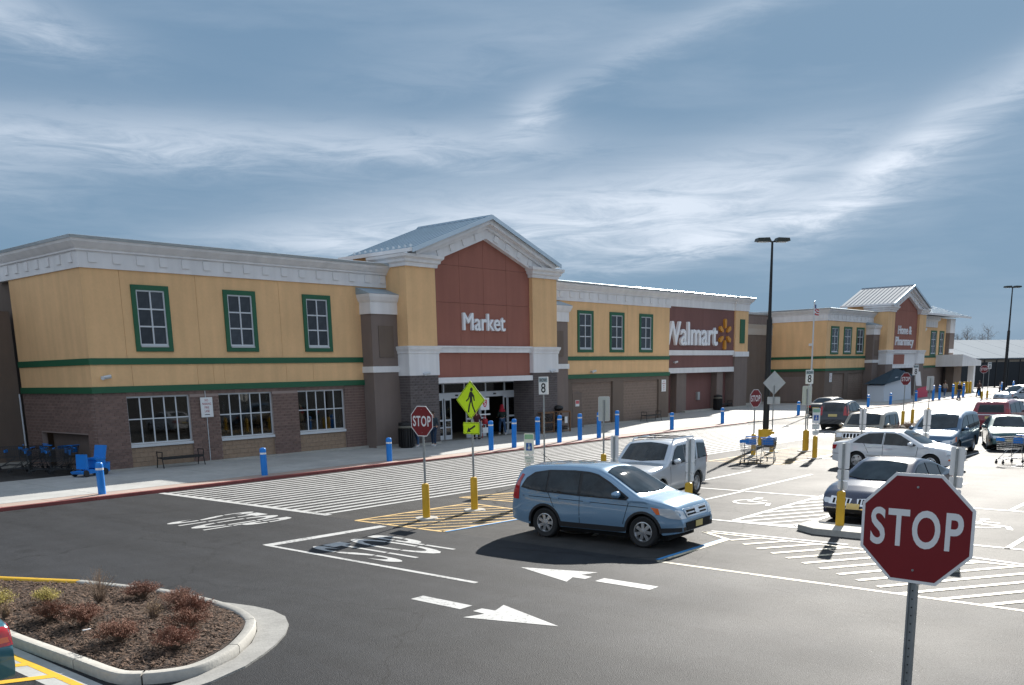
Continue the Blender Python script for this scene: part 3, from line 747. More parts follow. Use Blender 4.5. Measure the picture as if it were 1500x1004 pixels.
    if not far:
        me = MB().box(-.06, .06, -.03, .03, 0, .10).mesh('snow_guard', alum)
        for k in range(11): link('snow_guard', me, store, Vector((xm - 5.6, yf + .1 + k * .45, 12.30 - 5.6 * .36)) - Vector(B0))
    P('ridge_cap', MB().prism([(xm - .15, yf - .55, 12.22), (xm, yf - .55, 12.34), (xm + .15, yf - .55, 12.22)], (0, 5.9, 0)), roofl if far else roofm)
    # pilasters beside the tower
    for side in (0, 1):
        a, b = ((32.42, 34.38), (46.75, 48.9))[side]; a += ox; b += ox; y = 37.4
        P('pilaster', MB().box(a, b, y, 38.6, 0, 6.9), greyblock)
        P('pilaster_panel', MB().box(a + .45, b - .5, y - .035, y - .001, 4.7, 6.3), darkwall)
        path = [(a, 38.4), (a, y), (b, y), (b, 38.4)]
        mb = MB(); sweep(mb, path, [(-.1, 6.88), (.06, 6.88), (.06, 7.45), (.14, 7.55), (.22, 7.74), (.24, 7.86), (-.1, 7.86)]); mb.box(a + .1, b - .1, y + .1, 38.4, 6.9, 7.85); P('pilaster_capital', mb, white)
        P('pilaster_roof', MB().prism([(a - .25, y - .25, 7.87), (a - .25, 38.3, 7.87), (a - .25, 38.3, 8.25)], (b - a + .5, 0, 0)), roofm)
        mb = MB(); sweep(mb, path, [(-.05, 3.94), (.06, 3.94), (.06, 4.25), (-.05, 4.25)]); P('belt_trim', mb, white)
        P('base_course', MB().box(a - .05, b + .02, y - .06, y - .001, 0, .17), kerbm)
tower(0); tower(70.05, True)

# ---- entrance doors of the left tower
DX0, DX1, DY = 37.0, 44.75, 38.2
P = part
P('entry_wall', MB().box(44.76, 45.9, 38.0, 38.35, 0, 3.5), greyblock)
mb = MB(); mb.box(DX0, DX1, DY, DY + .12, 2.40, 2.72)
xs = [DX0, 38.27, 39.3, 41.83, 42.25, 43.87, DX1]
for x in (38.27, 39.98, 41.83, 43.55, 44.69): mb.box(x - .045, x + .045, DY - .002, DY + .12, 2.725, 3.3)
mb.box(DX0, DX1, DY + .001, DY + .12, 3.22, 3.3); P('transom_frame', mb, alum, fix=False)
me = MB().box(0, 1, .05, .056, 0, 1).mesh('pane', pane_clear)
tf = store.children[-1]
T = [38.27, 39.98, 41.83, 43.55, 44.69]
for i in range(4):
    o = link('pane', me, tf, (T[i] + .04, DY, 2.72)); o.scale = (T[i + 1] - T[i] - .08, 1, .5)
def door_leaf(x0, x1, y):
    mb = MB(); t = .07
    mb.box(x0, x0 + t, y, y + .06, .07, 2.4).box(x1 - t, x1, y, y + .06, .07, 2.4).box(x0 + t, x1 - t, y, y + .06, .07, .32).box(x0 + t, x1 - t, y, y + .06, 2.3, 2.4)
    mb.box(x0 + t, x1 - t, y, y + .06, .72, .80).box(x0 + t, x1 - t, y, y + .06, 1.12, 1.22)
    d = P('sliding_door', mb, alum, fix=False)
    for z0, z1 in ((.32, .72), (.8, 1.12), (1.22, 2.3)):
        o = link('pane', me, d, (x0 + t, y - .02, z0)); o.scale = (x1 - x0 - 2 * t, 1, z1 - z0)
for a, b in ((38.30, 38.85), (40.08, 40.66), (40.70, 41.25), (43.42, 43.78), (43.82, 44.66), (37.0, 38.2)): door_leaf(a, b, DY)
door_leaf(41.32, 41.8, DY)
for x in (39.3, 42.6): P('door_sensor', MB().box(x - .09, x + .09, DY - .06, DY - .002, 2.52, 2.60), blackp)
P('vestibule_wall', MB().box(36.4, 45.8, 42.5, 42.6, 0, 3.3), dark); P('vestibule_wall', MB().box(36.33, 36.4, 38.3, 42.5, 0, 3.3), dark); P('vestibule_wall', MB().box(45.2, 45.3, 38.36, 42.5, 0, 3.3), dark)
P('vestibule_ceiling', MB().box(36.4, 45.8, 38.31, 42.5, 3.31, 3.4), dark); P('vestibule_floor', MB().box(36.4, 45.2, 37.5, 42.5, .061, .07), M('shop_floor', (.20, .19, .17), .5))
bluem = M('blue_wall_panel', (.01, .06, .14), .6)
P('vestibule_panel', MB().box(38.4, 40.4, 42.3, 42.45, 0, 1.9), bluem)
for gx in (39.2, 41.4, 43.0): P('ceiling_lamp', MB().box(gx - .25, gx + .25, 40.4, 40.6, 3.18, 3.22), M('dim_shop_lamp', (1, .9, .75), .5, emit=.8))
# signs lettered on the walls
def wall_text(s, x, y, z, w, h, m=letterw, depth=.10, bold=.012, name='sign_letters', rz=0):
    me = text_mesh(s, w, h, depth, 0, name, m, heavy=bold); return link(name, me, store, Vector((x, y, z)) - Vector(B0))
wall_text('Market', 40.3, 36.85, 6.15, 3.5, .93, bold=.024, depth=.14)
wall_text('Home &', 110.3, 36.85, 7.0, 4.3, .9, bold=.014, depth=.10); wall_text('Pharmacy', 110.4, 36.85, 5.5, 5.9, 1.2, bold=.014, depth=.10)

# ---- section B (right of the tower)
XB0, XB1 = 48.85, 62.55
UB = [(51.0, 52.75), (54.7, 56.45), (58.4, 60.2)]
panels('stucco_panel', stucco, XB0, XB1, YA, 3.545, 4.475, (53.5, 58.0))
panels('stucco_panel', stucco, 46.8, XB1, YA, 4.725, 8.3, (50.4, 56.9), [(a + .02, b - .02, 5.02, 7.70) for a, b in UB])
PBp = [(XB0, 38.2), (XB1, 38.2), (XB1, 42.5)]
band(3.28, 3.55, PBp, .07); band(4.47, 4.73, PBp)
for a, b in UB: up_window((a + b) / 2, YA, 5.0, 7.72, 1.78)
cornice([(46.5, 38.2), (XB1, 38.2), (XB1, 42.5)], 8.27, 9.46)
P('return_wall', MB().box(XB1 - .12, XB1, 38.301, 43, 3.4, 8.3), stucco); P('return_wall', MB().box(XB1 - .12, XB1, 38.301, 43, 0, 3.4), darkwall)
mb = MB()
for a, b in ((48.85, 50.4), (55.1, 56.45), (61.15, XB1)): mb.box(a, b, YA, YA + .24, 0, 3.28)
mb.box(50.4, 55.1, YA, YA + .24, 3.02, 3.28).box(56.45, 61.15, YA, YA + .24, 3.02, 3.28); P('framing_wall', mb, darkwall, fix=False)
def blocks(a, b, y, z1, m, keep, openings=()):
    bw = P('block_infill', MB().box(a, b, y + .03, y + .2, 0, z1), mortar)
    brick_face(a, y + .03, b, y + .03, .17, z1, openings, .4, .2)
    brick_flush(bw, keep, m, .2, 'block')
blocks(50.4, 55.1, YA + .12, 3.02, brownblock, 0, [(0, 1.05, 0, 2.35)]); blocks(56.45, 61.15, YA + .12, 3.02, brownblock, 0)
P('base_course', MB().box(51.5, 62.6, 38.08, 38.19, 0, .17), kerbm)
dr = P('service_door', MB().box(50.42, 51.44, 38.2, 38.33, .06, 2.33), M('brown_door', (.16, .115, .09), .6))
obj('door_notice', MB().box(50.72, 51.15, 38.185, 38.199, 1.45, 1.86), signwhite, dr, world=True)
obj('notice_stripe', MB().box(50.75, 51.12, 38.178, 38.184, 1.62, 1.83), M('notice_pink', (.6, .12, .13), .5), dr, world=True)

# ---- brown panel with the store sign
YW = 42.0
panels('maroon_panel', maroon, 62.6, 80.0, YW, 5.3, 8.9, (68.5, 74.3))
P('belt_trim', MB().box(62.6, 80.0, YW - .1, YW + .1, 4.88, 5.295), white)
panels('maroon_panel', maroon, 62.6, 80.0, YW, 3.84, 4.879, (68.5, 74.3))
P('belt_trim', MB().box(62.6, 80.0, YW - .1, YW + .1, 3.40, 3.835), white)
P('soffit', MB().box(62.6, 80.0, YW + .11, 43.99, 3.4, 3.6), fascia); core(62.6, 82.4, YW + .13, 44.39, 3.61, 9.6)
for a, b in ((70.3, 71.9), (77.3, 78.4)): P('porch_pier', MB().box(a, b, YW + .15, 43.9, 0, 3.4), greyblock)
for a, b in ((62.6, 70.29), (71.91, 77.29), (78.41, 80.0)): P('maroon_infill', MB().box(a, b, 42.75, 43.9, 0, 3.4), maroon)
P('meter_box', MB().box(74.6, 75.0, 42.55, 42.749, 1.0, 1.7), greysheet)
P('corner_pier', MB().box(80.0, 82.5, YW - .15, 44.3, 5.2, 8.9), stucco)
P('corner_pier_trim', MB().box(79.9, 82.62, YW - .25, 44.3, 4.75, 5.2), white)
P('corner_pier_base', MB().box(80.0, 82.5, YW - .15, 44.3, 0, 4.75), greyblock)
P('green_shutter', MB().box(80.85, 81.75, YW - .22, YW - .151, 5.95, 8.1), green)
cornice([(62.6, YW), (80.0, YW), (80.0, YW - .15), (82.5, YW - .15), (82.5, 46)], 8.85, 10.05, dent=False)
P('base_course', MB().box(71, 82.6, YW - .28, YW + .14, 0, .2).box(83, 92, 43.8, 43.99, 0, .25), kerbm, fix=False)
wall_text('Walmart', 72.15, YW, 5.72, 8.9, 1.9, letterw, .22, .022)
for k in range(6):
    a = R(60 * k); mb = MB(); cx, cz = 78.1, 6.72
    d = Vector((math.sin(a), 0, math.cos(a))); q = Vector((d.z, 0, -d.x))
    pts = []
    for u, v in ((.50, .10), (.62, .17), (1.12, .24), (1.24, .17), (1.30, 0), (1.24, -.17), (1.12, -.24), (.62, -.17), (.50, -.10)):
        w = d * (u * (1 if k % 3 == 0 else .9)) + q * v * .82; pts.append((cx + w.x, YW - .20, cz + w.z * 1.05))
    mb.prism(pts, (0, .20, 0)); P('spark_ray', mb, sparkm)

# ---- recessed wall and wing C (far)
P('recessed_wall', MB().box(82.6, 92.3, 43.99, 44.2, 0, 6.9), darkwall)
mb = MB(); sweep(mb, [(82.7, 43.99), (92.0, 43.99)], [(-.2, 6.9), (.05, 6.9), (.05, 7.5), (.15, 7.9), (-.2, 7.95)]); P('cornice', mb, greysheet)
UC = [(93.0, 95.0), (96.3, 98.4), (99.7, 101.8)]
panels('stucco_panel', stucco, 92.0, 103.9, YA, 3.475, 4.435, (96,))
panels('stucco_panel', stucco, 92.0, 104.3, YA, 4.685, 8.15, (), [(a + .02, b - .02, 4.88, 7.58) for a, b in UC])
P('stucco_panel', MB().box(92.0, 92.12, 38.301, 43.98, 3.475, 4.435).box(92.0, 92.12, 38.301, 43.98, 4.685, 8.15), stucco, fix=False)
PC = [(92.0, 44), (92.0, 38.2), (102.5, 38.2)]
band(3.22, 3.48, PC, .07); band(4.43, 4.69, PC)
for a, b in UC: up_window((a + b) / 2, YA, 4.86, 7.60, b - a)
cornice([(92.0, 46), (92.0, 38.2), (104.4, 38.2)], 8.12, 9.3)
P('framing_wall', MB().box(92.0, 94, YA, YA + .24, 0, 3.22).box(97.0, 98.1, YA, YA + .24, 0, 3.22).box(102.6, 103.8, YA, YA + .24, 0, 3.22).box(94, 97, YA, YA + .24, 2.95, 3.22).box(98.1, 102.6, YA, YA + .24, 2.95, 3.22), darkwall, fix=False)
blocks(94, 97.0, YA + .12, 2.95, brownblock, 0); blocks(98.1, 102.6, YA + .12, 2.95, brownblock, 0)
P('framing_wall', MB().box(92.0, 92.3, 38.45, 43.98, 0, 3.2), darkwall); P('side_infill', MB().box(91.97, 91.999, 39.4, 42.9, .2, 2.7), greyblock)
P('wall_lamp', MB().box(91.75, 91.99, 39.6, 39.9, 5.7, 5.95), signwhite)
# ---- end pavilion behind the far tower
core(117, 131, 38.45, 44.39, 0, 9.0)
UD = [(119.2, 121.1), (124.0, 126.2), (127.4, 129.2)]
panels('stucco_panel', stucco, 118.9, 130, YA, 3.475, 9.3, (), [(a + .02, b - .02, 4.7, 7.7) for a, b in UD[1:]])
for a, b in UD[1:]: up_window((a + b) / 2, YA, 4.7, 7.72, b - a)
band(3.22, 3.48, [(118.9, 38.2), (126.4, 38.2)], .07); band(4.43, 4.69, [(118.9, 38.2), (126.4, 38.2)])
P('framing_wall', MB().box(118.9, 130, YA, YA + .24, 0, 3.22), greyblock)
mb = MB(); sweep(mb, [(118.5, 38.1), (125.8, 38.1)], [(-.1, 8.1), (.1, 8.1), (.1, 8.8), (.4, 8.95), (.45, 9.4), (-.1, 9.42)]); P('cornice', mb, white)
P('corner_pier', MB().box(130, 132.0, 37.7, 46, 0, 7.5), greyblock); P('corner_pier', MB().box(130, 132.0, 37.7, 46, 7.501, 9.3), white)
P('belt_trim', MB().box(129.95, 132.08, 37.62, 37.699, 5.0, 5.5), white)
ap = (124.5, 43, 12.0); e = [(116.5, 36.6), (134.6, 36.6), (134.6, 50), (116.5, 50)]
mb = MB()
for i in range(4):
    a, b = e[i], e[(i + 1) % 4]; r0, r1 = (122.5, 42.5), (128, 42.5)
ridge = [(122.8, 43.0, 12.0), (127.5, 43.0, 12.0)]
mb.add([(x, y, 9.55) for x, y in e] + ridge, [(0, 1, 5, 4), (1, 2, 5), (2, 3, 4, 5), (3, 0, 4), (3, 2, 1, 0)]); P('hip_roof', mb, roofm)
for k in range(24):
    x = 117.2 + k * .74; tx = min(max(x, 122.8), 127.5); f = 1 if 122.8 <= x <= 127.5 else max(0, 1 - (abs(x - tx) / (6.3 if x < tx else 7.1)))
    P('roof_seam', MB().tube([(x, 36.62, 9.59), (x, 36.62 + 6.35 * f, 9.59 + 2.43 * f)], .03, 4), roofm)
P('eave_trim', MB().box(116.5, 134.6, 36.5, 36.599, 9.35, 9.58), white)
mb = MB(); mb.prism([(126.6, 35.0, 3.3), (135.0, 35.0, 3.3), (135.0, 35.0, 3.95), (126.6, 35.0, 4.75)], (0, 3.2, 0)); P('side_canopy', mb, white)
P('canopy_column', MB().box(132.6, 133.3, 35.2, 35.9, 0, 3.3), white); P('canopy_pier', MB().box(129.0, 132.2, 36.6, 37.6, 0, 3.3), darkwall)
P('far_entry_doors', MB().box(106.4, 114.4, 38.2, 38.3, 0, 3.3), dark)
for x in (107.2, 109, 111, 113): P('door_mullion', MB().box(x, x + .08, 38.12, 38.19, 0, 3.2), alum)
P('store_roof', MB().box(18.3, 131, 44.4, 90, 8.905, 9.1), greysheet)
for i, (ax, ay) in enumerate(((66, 58), (70, 58), (52, 62), (84, 56))): P('rooftop_unit', MB().box(ax, ax + 2.8, ay, ay + 2.4, 9.1, 10.9), alum)
# wall cameras
for cx_, cy_, cz_ in ((18.5, 38.2, 3.95), (52.5, 38.2, 3.72), (69.5, 42, 4.3), (35.2, 36.6, 3.82), (46.0, 36.6, 3.82)):
    mb = MB(); mb.box(cx_ - .06, cx_ + .06, cy_ - .08, cy_ - .001, cz_ - .06, cz_ + .06); mb.tube([(cx_, cy_ - .08, cz_), (cx_ - .12, cy_ - .3, cz_ - .03)], .07, 8); mb.tube([(cx_ + .02, cy_ - .08, cz_), (cx_ + .26, cy_ - .26, cz_ + .05)], .075, 8); P('security_camera', mb, alum, fix=False)
P('conduit', MB().tube([(23.12, 38.18, 3.3), (23.12, 38.18, .15)], .018, 6), alum)
# ---------------------------------------------------------------- vehicles
def paint(name, c, metal=.35, rough=.32): return M(name, c, rough, metal, .5, coat=1.0)
def wheel_meshes(r, w, spokes, key, style=0):
    k = ('wheel', r, w, spokes, style)
    if k in MATS: return MATS[k]
    t = MB(); h = w / 2; ri = r * .64
    t.lathe([(ri, -h + .02), (r * .9, -h), (r * .985, -h + .025), (r, -h + .05), (r, h - .05), (r * .985, h - .025), (r * .9, h), (ri, h - .02), (ri - .01, h - .05), (ri - .01, -h + .05), (ri, -h + .02)], 28, axis='y', caps=False)
    tm = t.mesh('tyre', tyrem, 35)
    m = MB(); m.lathe([(ri, -h + .015), (ri - .02, -h + .012), (ri - .035, -h + .05), (ri - .045, h - .04), (0, h - .04)], 28, axis='y', caps=False)
    m.cur = 0
    m.lathe([(0, -h + .015), (.055, -h + .02), (.075, -h + .05), (.075, 0)], 14, axis='y', caps=False)
    for i in range(spokes):
        a = 2 * math.pi * i / spokes; c, s = math.cos(a), math.sin(a)
        def Q(u, v, y): return (u * c - v * s, y, u * s + v * c)
        w0, w1 = (.034, .040) if spokes > 5 else (.05, .065)
        m.add([Q(.05, -w0, -h + .03), (Q(.05, w0, -h + .03)), Q(ri - .03, w1, -h + .035), Q(ri - .03, -w1, -h + .035), Q(.05, -w0, -h + .07), Q(.05, w0, -h + .07), Q(ri - .03, w1, -h + .09), Q(ri - .03, -w1, -h + .09)],
              [(0, 1, 2, 3), (4, 7, 6, 5), (0, 4, 5, 1), (1, 5, 6, 2), (2, 6, 7, 3), (3, 7, 4, 0)])
    rm = m.mesh('rim', rimm, 35)
    b = MB(); b.lathe([(ri - .05, -h + .095), (0, -h + .095), ], 20, axis='y', caps=False); bm_ = b.mesh('brake_disc', under, fix=False)
    MATS[k] = (tm, rm, bm_); return MATS[k]
def interp(pts, x):
    if x <= pts[0][0]: return pts[0][1]
    for (a, b), (c, d) in zip(pts, pts[1:]):
        if x <= c: return b + (d - b) * (x - a) / (c - a) if c > a else d
    return pts[-1][1]
def smooth_interp(pts, x, h=.05): return sum(interp(pts, x + o * h) * w for o, w in ((-1, .17), (-.5, .2), (0, .26), (.5, .2), (1, .17)))
def make_car(name, label, cat, loc, rz, sp, group=None):
    """local frame: x forward, y left, z up, origin on the ground under the middle"""
    L, Wd, top, belt = sp['L'], sp['W'], sp['top'], sp['belt']; r = sp['r']; xf, xr = sp['xf'], sp['xr']; zs = sp.get('sill', .24)
    H = max(z for _, z in top); tumble = sp.get('tumble', .20); bm_col = sp['paint']
    root = thing(name, label, cat, loc, rz, group)
    x0, x1 = -L / 2, L / 2
    def wid(x, z):
        df, dr = x1 - x, x - x0; p = 1.0
        fr, rr_ = sp.get('fround', .75), sp.get('rround', .5)
        if df < fr: p -= .20 * (1 - df / fr) ** 2.3
        if dr < rr_: p -= .10 * (1 - dr / rr_) ** 2.3
        w = Wd / 2 * p; b = interp(belt, x)
        if z > b: w *= 1 - tumble * (z - b) / max(.3, H - b)
        else:
            u = (b - z) / max(.2, b - zs); w *= 1 - .012 * math.sin(u * math.pi) * 0 - .035 * max(0, u - .65) / .35 - .018 * max(0, .35 - u) / .35
        return w
    ra = r + sp.get('gap', .055)
    def zb(x):
        z = zs + .10 * max(0, (abs(x) - (L / 2 - .55)) / .55) ** 1.5
        for c in (xf, xr):
            d = abs(x - c)
            if d < ra: z = max(z, r + math.sqrt(ra * ra - d * d) * 1.0)
        return z
    xs = sorted(set([round(x0 + (x1 - x0) * i / 64, 4) for i in range(65)] + [round(c + s * ra * f, 4) for c in (xf, xr) for s in (-1, 1) for f in (.999, .97, .9, .78, .6, .4, .2)] + [x1 - .004, x1 - .02, x1 - .05, x1 - .1, x0 + .004, x0 + .02, x0 + .05]))
    rows = []; N = 15
    for x in xs:
        b = zb(x); t = max(smooth_interp(top, x), b + .08); q = []
        rc = min(.075 if t < interp(belt, x) + .15 else .11, (t - b) * .4)
        for i in range(N): z = b + (t - rc - b) * i / (N - 1); q.append((wid(x, z), z))
        wt = wid(x, t - rc)
        for a in (22, 45, 68): q.append((wt - rc * (1 - math.cos(R(a))) * 1.15, t - rc + rc * math.sin(R(a)) * .93))
        for f in (.85, .6, .3, 0): q.append(((wt - rc * 1.2) * f, t - rc * .05 + .035 * (1 - f * f) * min(1, wt)))
        rows.append([(x, y, z) for y, z in q] + [(x, -y, z) for y, z in reversed(q[:-1])])
    mb = MB(); vs = [p for rw in rows for p in rw]; k = len(rows[0]); fs = []
    for i in range(len(rows) - 1):
        for j in range(k - 1): fs.append((i * k + j, i * k + j + 1, (i + 1) * k + j + 1, (i + 1) * k + j))
    mb.add(vs, fs); mb.face(rows[0]); mb.face(rows[-1]); mb.cur = 1
    mb.add(vs, [(i * k, (i + 1) * k, (i + 1) * k + k - 1, i * k + k - 1) for i in range(len(rows) - 1)])
    body = obj('body', mb, [bm_col, under], root, smooth=50)
    bm = bmesh.new(); bm.from_mesh(body.data); bvh = BVHTree.FromBMesh(bm); bm.free()
    def patch(nm, poly, axis, m, off=.006, sgn=1, par=None, cut=.10, thick=.012, smooth=True):
        """polygon in a 2D plane projected on the body along an axis: 'y' (x,z), 'x' (y,z), 'z' (x,y)"""
        b2 = bmesh.new(); vv = [b2.verts.new((p[0], p[1], 0)) for p in poly]; f = b2.faces.new(vv)
        bmesh.ops.triangulate(b2, faces=[f])
        for _ in range(4):
            le = [e for e in b2.edges if e.calc_length() > cut]
            if not le: break
            bmesh.ops.subdivide_edges(b2, edges=le, cuts=1); bmesh.ops.triangulate(b2, faces=[f for f in b2.faces if len(f.verts) > 3])
        for v in b2.verts:
            a, c = v.co.x, v.co.y
            if axis == 'y': o, d = Vector((a, 3 * sgn, c)), Vector((0, -sgn, 0))
            elif axis == 'x': o, d = Vector((5 * sgn, a, c)), Vector((-sgn, 0, 0))
            elif axis == 'xy': # projection towards the middle from a corner direction: (tangent offset, z)
                dd = sp_dir[0]; t = Vector((-dd.y, dd.x, 0)); o = Vector((sp_org[0].x, sp_org[0].y, 0)) + t * a + dd * 3 + Vector((0, 0, c)); d = -dd
            else: o, d = Vector((a, c, 4)), Vector((0, 0, -1))
            hit = bvh.ray_cast(o, d)
            if hit[0] is None:
                hit = bvh.find_nearest(o + d * (3 - Wd / 2 if axis == 'y' else 2.5))
            nrm = hit[1] if hit[1].dot(d) < 0 else -hit[1]
            v.co = hit[0] + nrm * off
        if thick:
            old = list(b2.verts)
            bmesh.ops.extrude_face_region(b2, geom=b2.faces[:])
            for v in old: v.co += d * thick          # the original layer sinks into the body
        bmesh.ops.recalc_face_normals(b2, faces=b2.faces)
        for f in b2.faces: f.smooth = smooth
        for e in b2.edges: e.smooth = len(e.link_faces) == 2 and e.calc_face_angle(4) < R(40)
        me = bpy.data.meshes.new(nm); b2.to_mesh(me); b2.free(); me.materials.append(m)
        return link(nm, me, par or root)
    # underbody, wells
    obj('underbody', MB().box(x0 + .35, x1 - .4, -Wd / 2 + .27, Wd / 2 - .27, .17, .62), under, root)
    # wheels
    tm, rm, bd = wheel_meshes(r, sp.get('tw', .21), sp.get('spokes', 7), 0)
    for x in (xf, xr):
        for s in (-1, 1):
            w = link('wheel', tm, root, (x, s * (Wd / 2 - .125), r)); w.rotation_euler = (0, random.uniform(0, 1), 0 if s < 0 else math.pi)
            if x == xf and sp.get('steer'): w.rotation_euler[2] += sp['steer']
            link('rim', rm, w); link('brake_disc', bd, w)
    # glazing
    trim = sp.get('trim', blackp)
    for s in (1, -1):
        for i, poly in enumerate(sp['side_glass']): patch('side_window', poly, 'y', carglass, .016, s, cut=.07)
        if sp.get('glass_trim'):
            patch('window_surround', sp['glass_trim'], 'y', sp.get('surround', blackp), .009, s, cut=.07)
        for (xa, za, xb, zb_) in sp.get('seams', ()):
            dx, dz = (xb - xa), (zb_ - za); l = math.hypot(dx, dz); nx, nz = -dz / l * .007, dx / l * .007
            patch('door_seam', [(xa + nx, za + nz), (xb + nx, zb_ + nz), (xb - nx, zb_ - nz), (xa - nx, za - nz)], 'y', under, .0015, s, thick=.004)
        for hx, hz in sp.get('handles', ()):
            yy = wid(hx, hz); obj('door_handle', MB().box(hx - .09, hx + .09, s * (yy + .012) - .014, s * (yy + .012) + .014, hz - .018, hz + .018), sp.get('handlem', bm_col), root)
        mx, mz = sp['mirror']; yy = wid(mx, mz)
        mb = MB(); mb.lathe([(.02, -.09), (.075, -.085), (.10, -.02), (.095, .05), (.05, .085), (.0, .09)], 12, axis='x')
        for i, v in enumerate(mb.v): mb.v[i] = (v[0] * .95 + mx, v[1] * 1.15 + s * (yy + .13), v[2] * .78 + mz + .05)
        mi = obj('wing_mirror', mb, sp.get('mirrorm', bm_col), root, smooth=60)
        obj('mirror_arm', MB().tube([(mx, s * (yy - .04), mz - .02), (mx, s * (yy + .10), mz + .02)], .03, 8), blackp, mi)
        if sp.get('moulding'):
            a, b, z, h, m = sp['moulding']; patch('side_moulding', [(a, z), (b, z), (b, z + h), (a, z + h)], 'y', m, .012, s, cut=.4)
        if sp.get('cladding'):
            m = sp['cladding']; a, b = xr + ra, xf - ra
            patch('sill_cladding', [(a, zs + .01), (b, zs + .01), (b, zs + .13), (a, zs + .13)], 'y', m, .010, s, cut=.3)
            for c in (xf, xr):
                mb = MB(); n = 14; vs = []
                for i in range(n + 1):
                    t = math.pi * i / n; e0, e1 = ra - .005, ra + .05
                    for rr_ in (e0, e1):
                        px, pz = c + rr_ * math.cos(t), r + rr_ * math.sin(t); px = max(x0 + .02, min(x1 - .02, px))
                        yy = wid(px, pz); vs.append((px, s * (yy + .012), pz)); vs.append((px, s * (yy - .05), pz))
                fs = []
                for i in range(n):
                    a0 = i * 4; b0 = a0 + 4; fs += [(a0, b0, b0 + 2, a0 + 2), (a0, a0 + 1, b0 + 1, b0), (a0 + 2, b0 + 2, b0 + 3, a0 + 3)]
                mb.add(vs, fs); obj('arch_cladding', mb, m, root, smooth=40)
        for poly in sp.get('tail', ()): patch('tail_lamp', poly, 'y', redlens, .012, s)
        for poly in sp.get('tail_rear', ()): patch('tail_lamp', [(s * a, b) for a, b in poly], 'x', redlens, .012, -1)
        for poly in sp.get('tail_amber', ()): patch('tail_lamp_lens', [(s * a, b) for a, b in poly], 'x', amber, .016, -1)
        for poly in sp.get('head', ()):
            patch('headlamp', poly, 'y', lampg, .010, s)
        for poly in sp.get('head_front', ()): patch('headlamp', [(s * a, b) for a, b in poly], 'x', lampg, .010, 1)
        for poly in sp.get('amber', ()): patch('indicator_lamp', poly, 'y', amber, .016, s)
        if sp.get('rails'):
            xa, xb = sp['rails']; zz = H + .045; yy = wid(0, H - .1) - .13
            obj('roof_rail', MB().tube([(xa, s * yy, H - .03), (xa + .08, s * yy, zz), ((xa + xb) / 2, s * yy, zz + .015), (xb - .08, s * yy, zz), (xb, s * yy, H - .04)], .022, 6), sp.get('railm', blackp), root)
    if sp.get('cross'):
        for xx in sp['cross']:
            yy = wid(0, H - .1) - .13; obj('roof_crossbar', MB().tube([(xx, -yy, H + .06), (xx, yy, H + .06)], .018, 6), blackp, root)
    patch('windscreen', sp['wind'], 'z', carglass, .016, cut=.07)
    if sp.get('backlight_z'): patch('rear_window', sp['backlight_z'], 'z', carglass, .014, cut=.07)
    if sp.get('backlight_x'): patch('rear_window', sp['backlight_x'], 'x', carglass, .008, -1)
    for nm, poly, m, off in sp.get('front', ()): patch(nm, poly, 'x', m, off, 1)
    for nm, poly, m, off in sp.get('rear', ()): patch(nm, poly, 'x', m, off, -1)
    for nm, poly, m, off in sp.get('ztop', ()): patch(nm, poly, 'z', m, off)
    if sp.get('skirt'):
        m, h = sp['skirt']; 
        patch('front_skirt', [(-Wd / 2 * .78, zs + .11), (Wd / 2 * .78, zs + .11), (Wd / 2 * .78, h), (-Wd / 2 * .78, h)], 'x', m, .008, 1)
        patch('rear_skirt', [(-Wd / 2 * .85, zs + .11), (Wd / 2 * .85, zs + .11), (Wd / 2 * .85, h), (-Wd / 2 * .85, h)], 'x', m, .008, -1)
        for s in (1, -1):
            patch('bumper_corner', [(x1 - .62, zs + .05), (x1 - .02, zs + .11), (x1 - .02, h), (xf + ra + .05, h * .95)], 'y', m, .008, s)
    return root
def rect(a, b, c, d): return [(a, c), (b, c), (b, d), (a, d)]

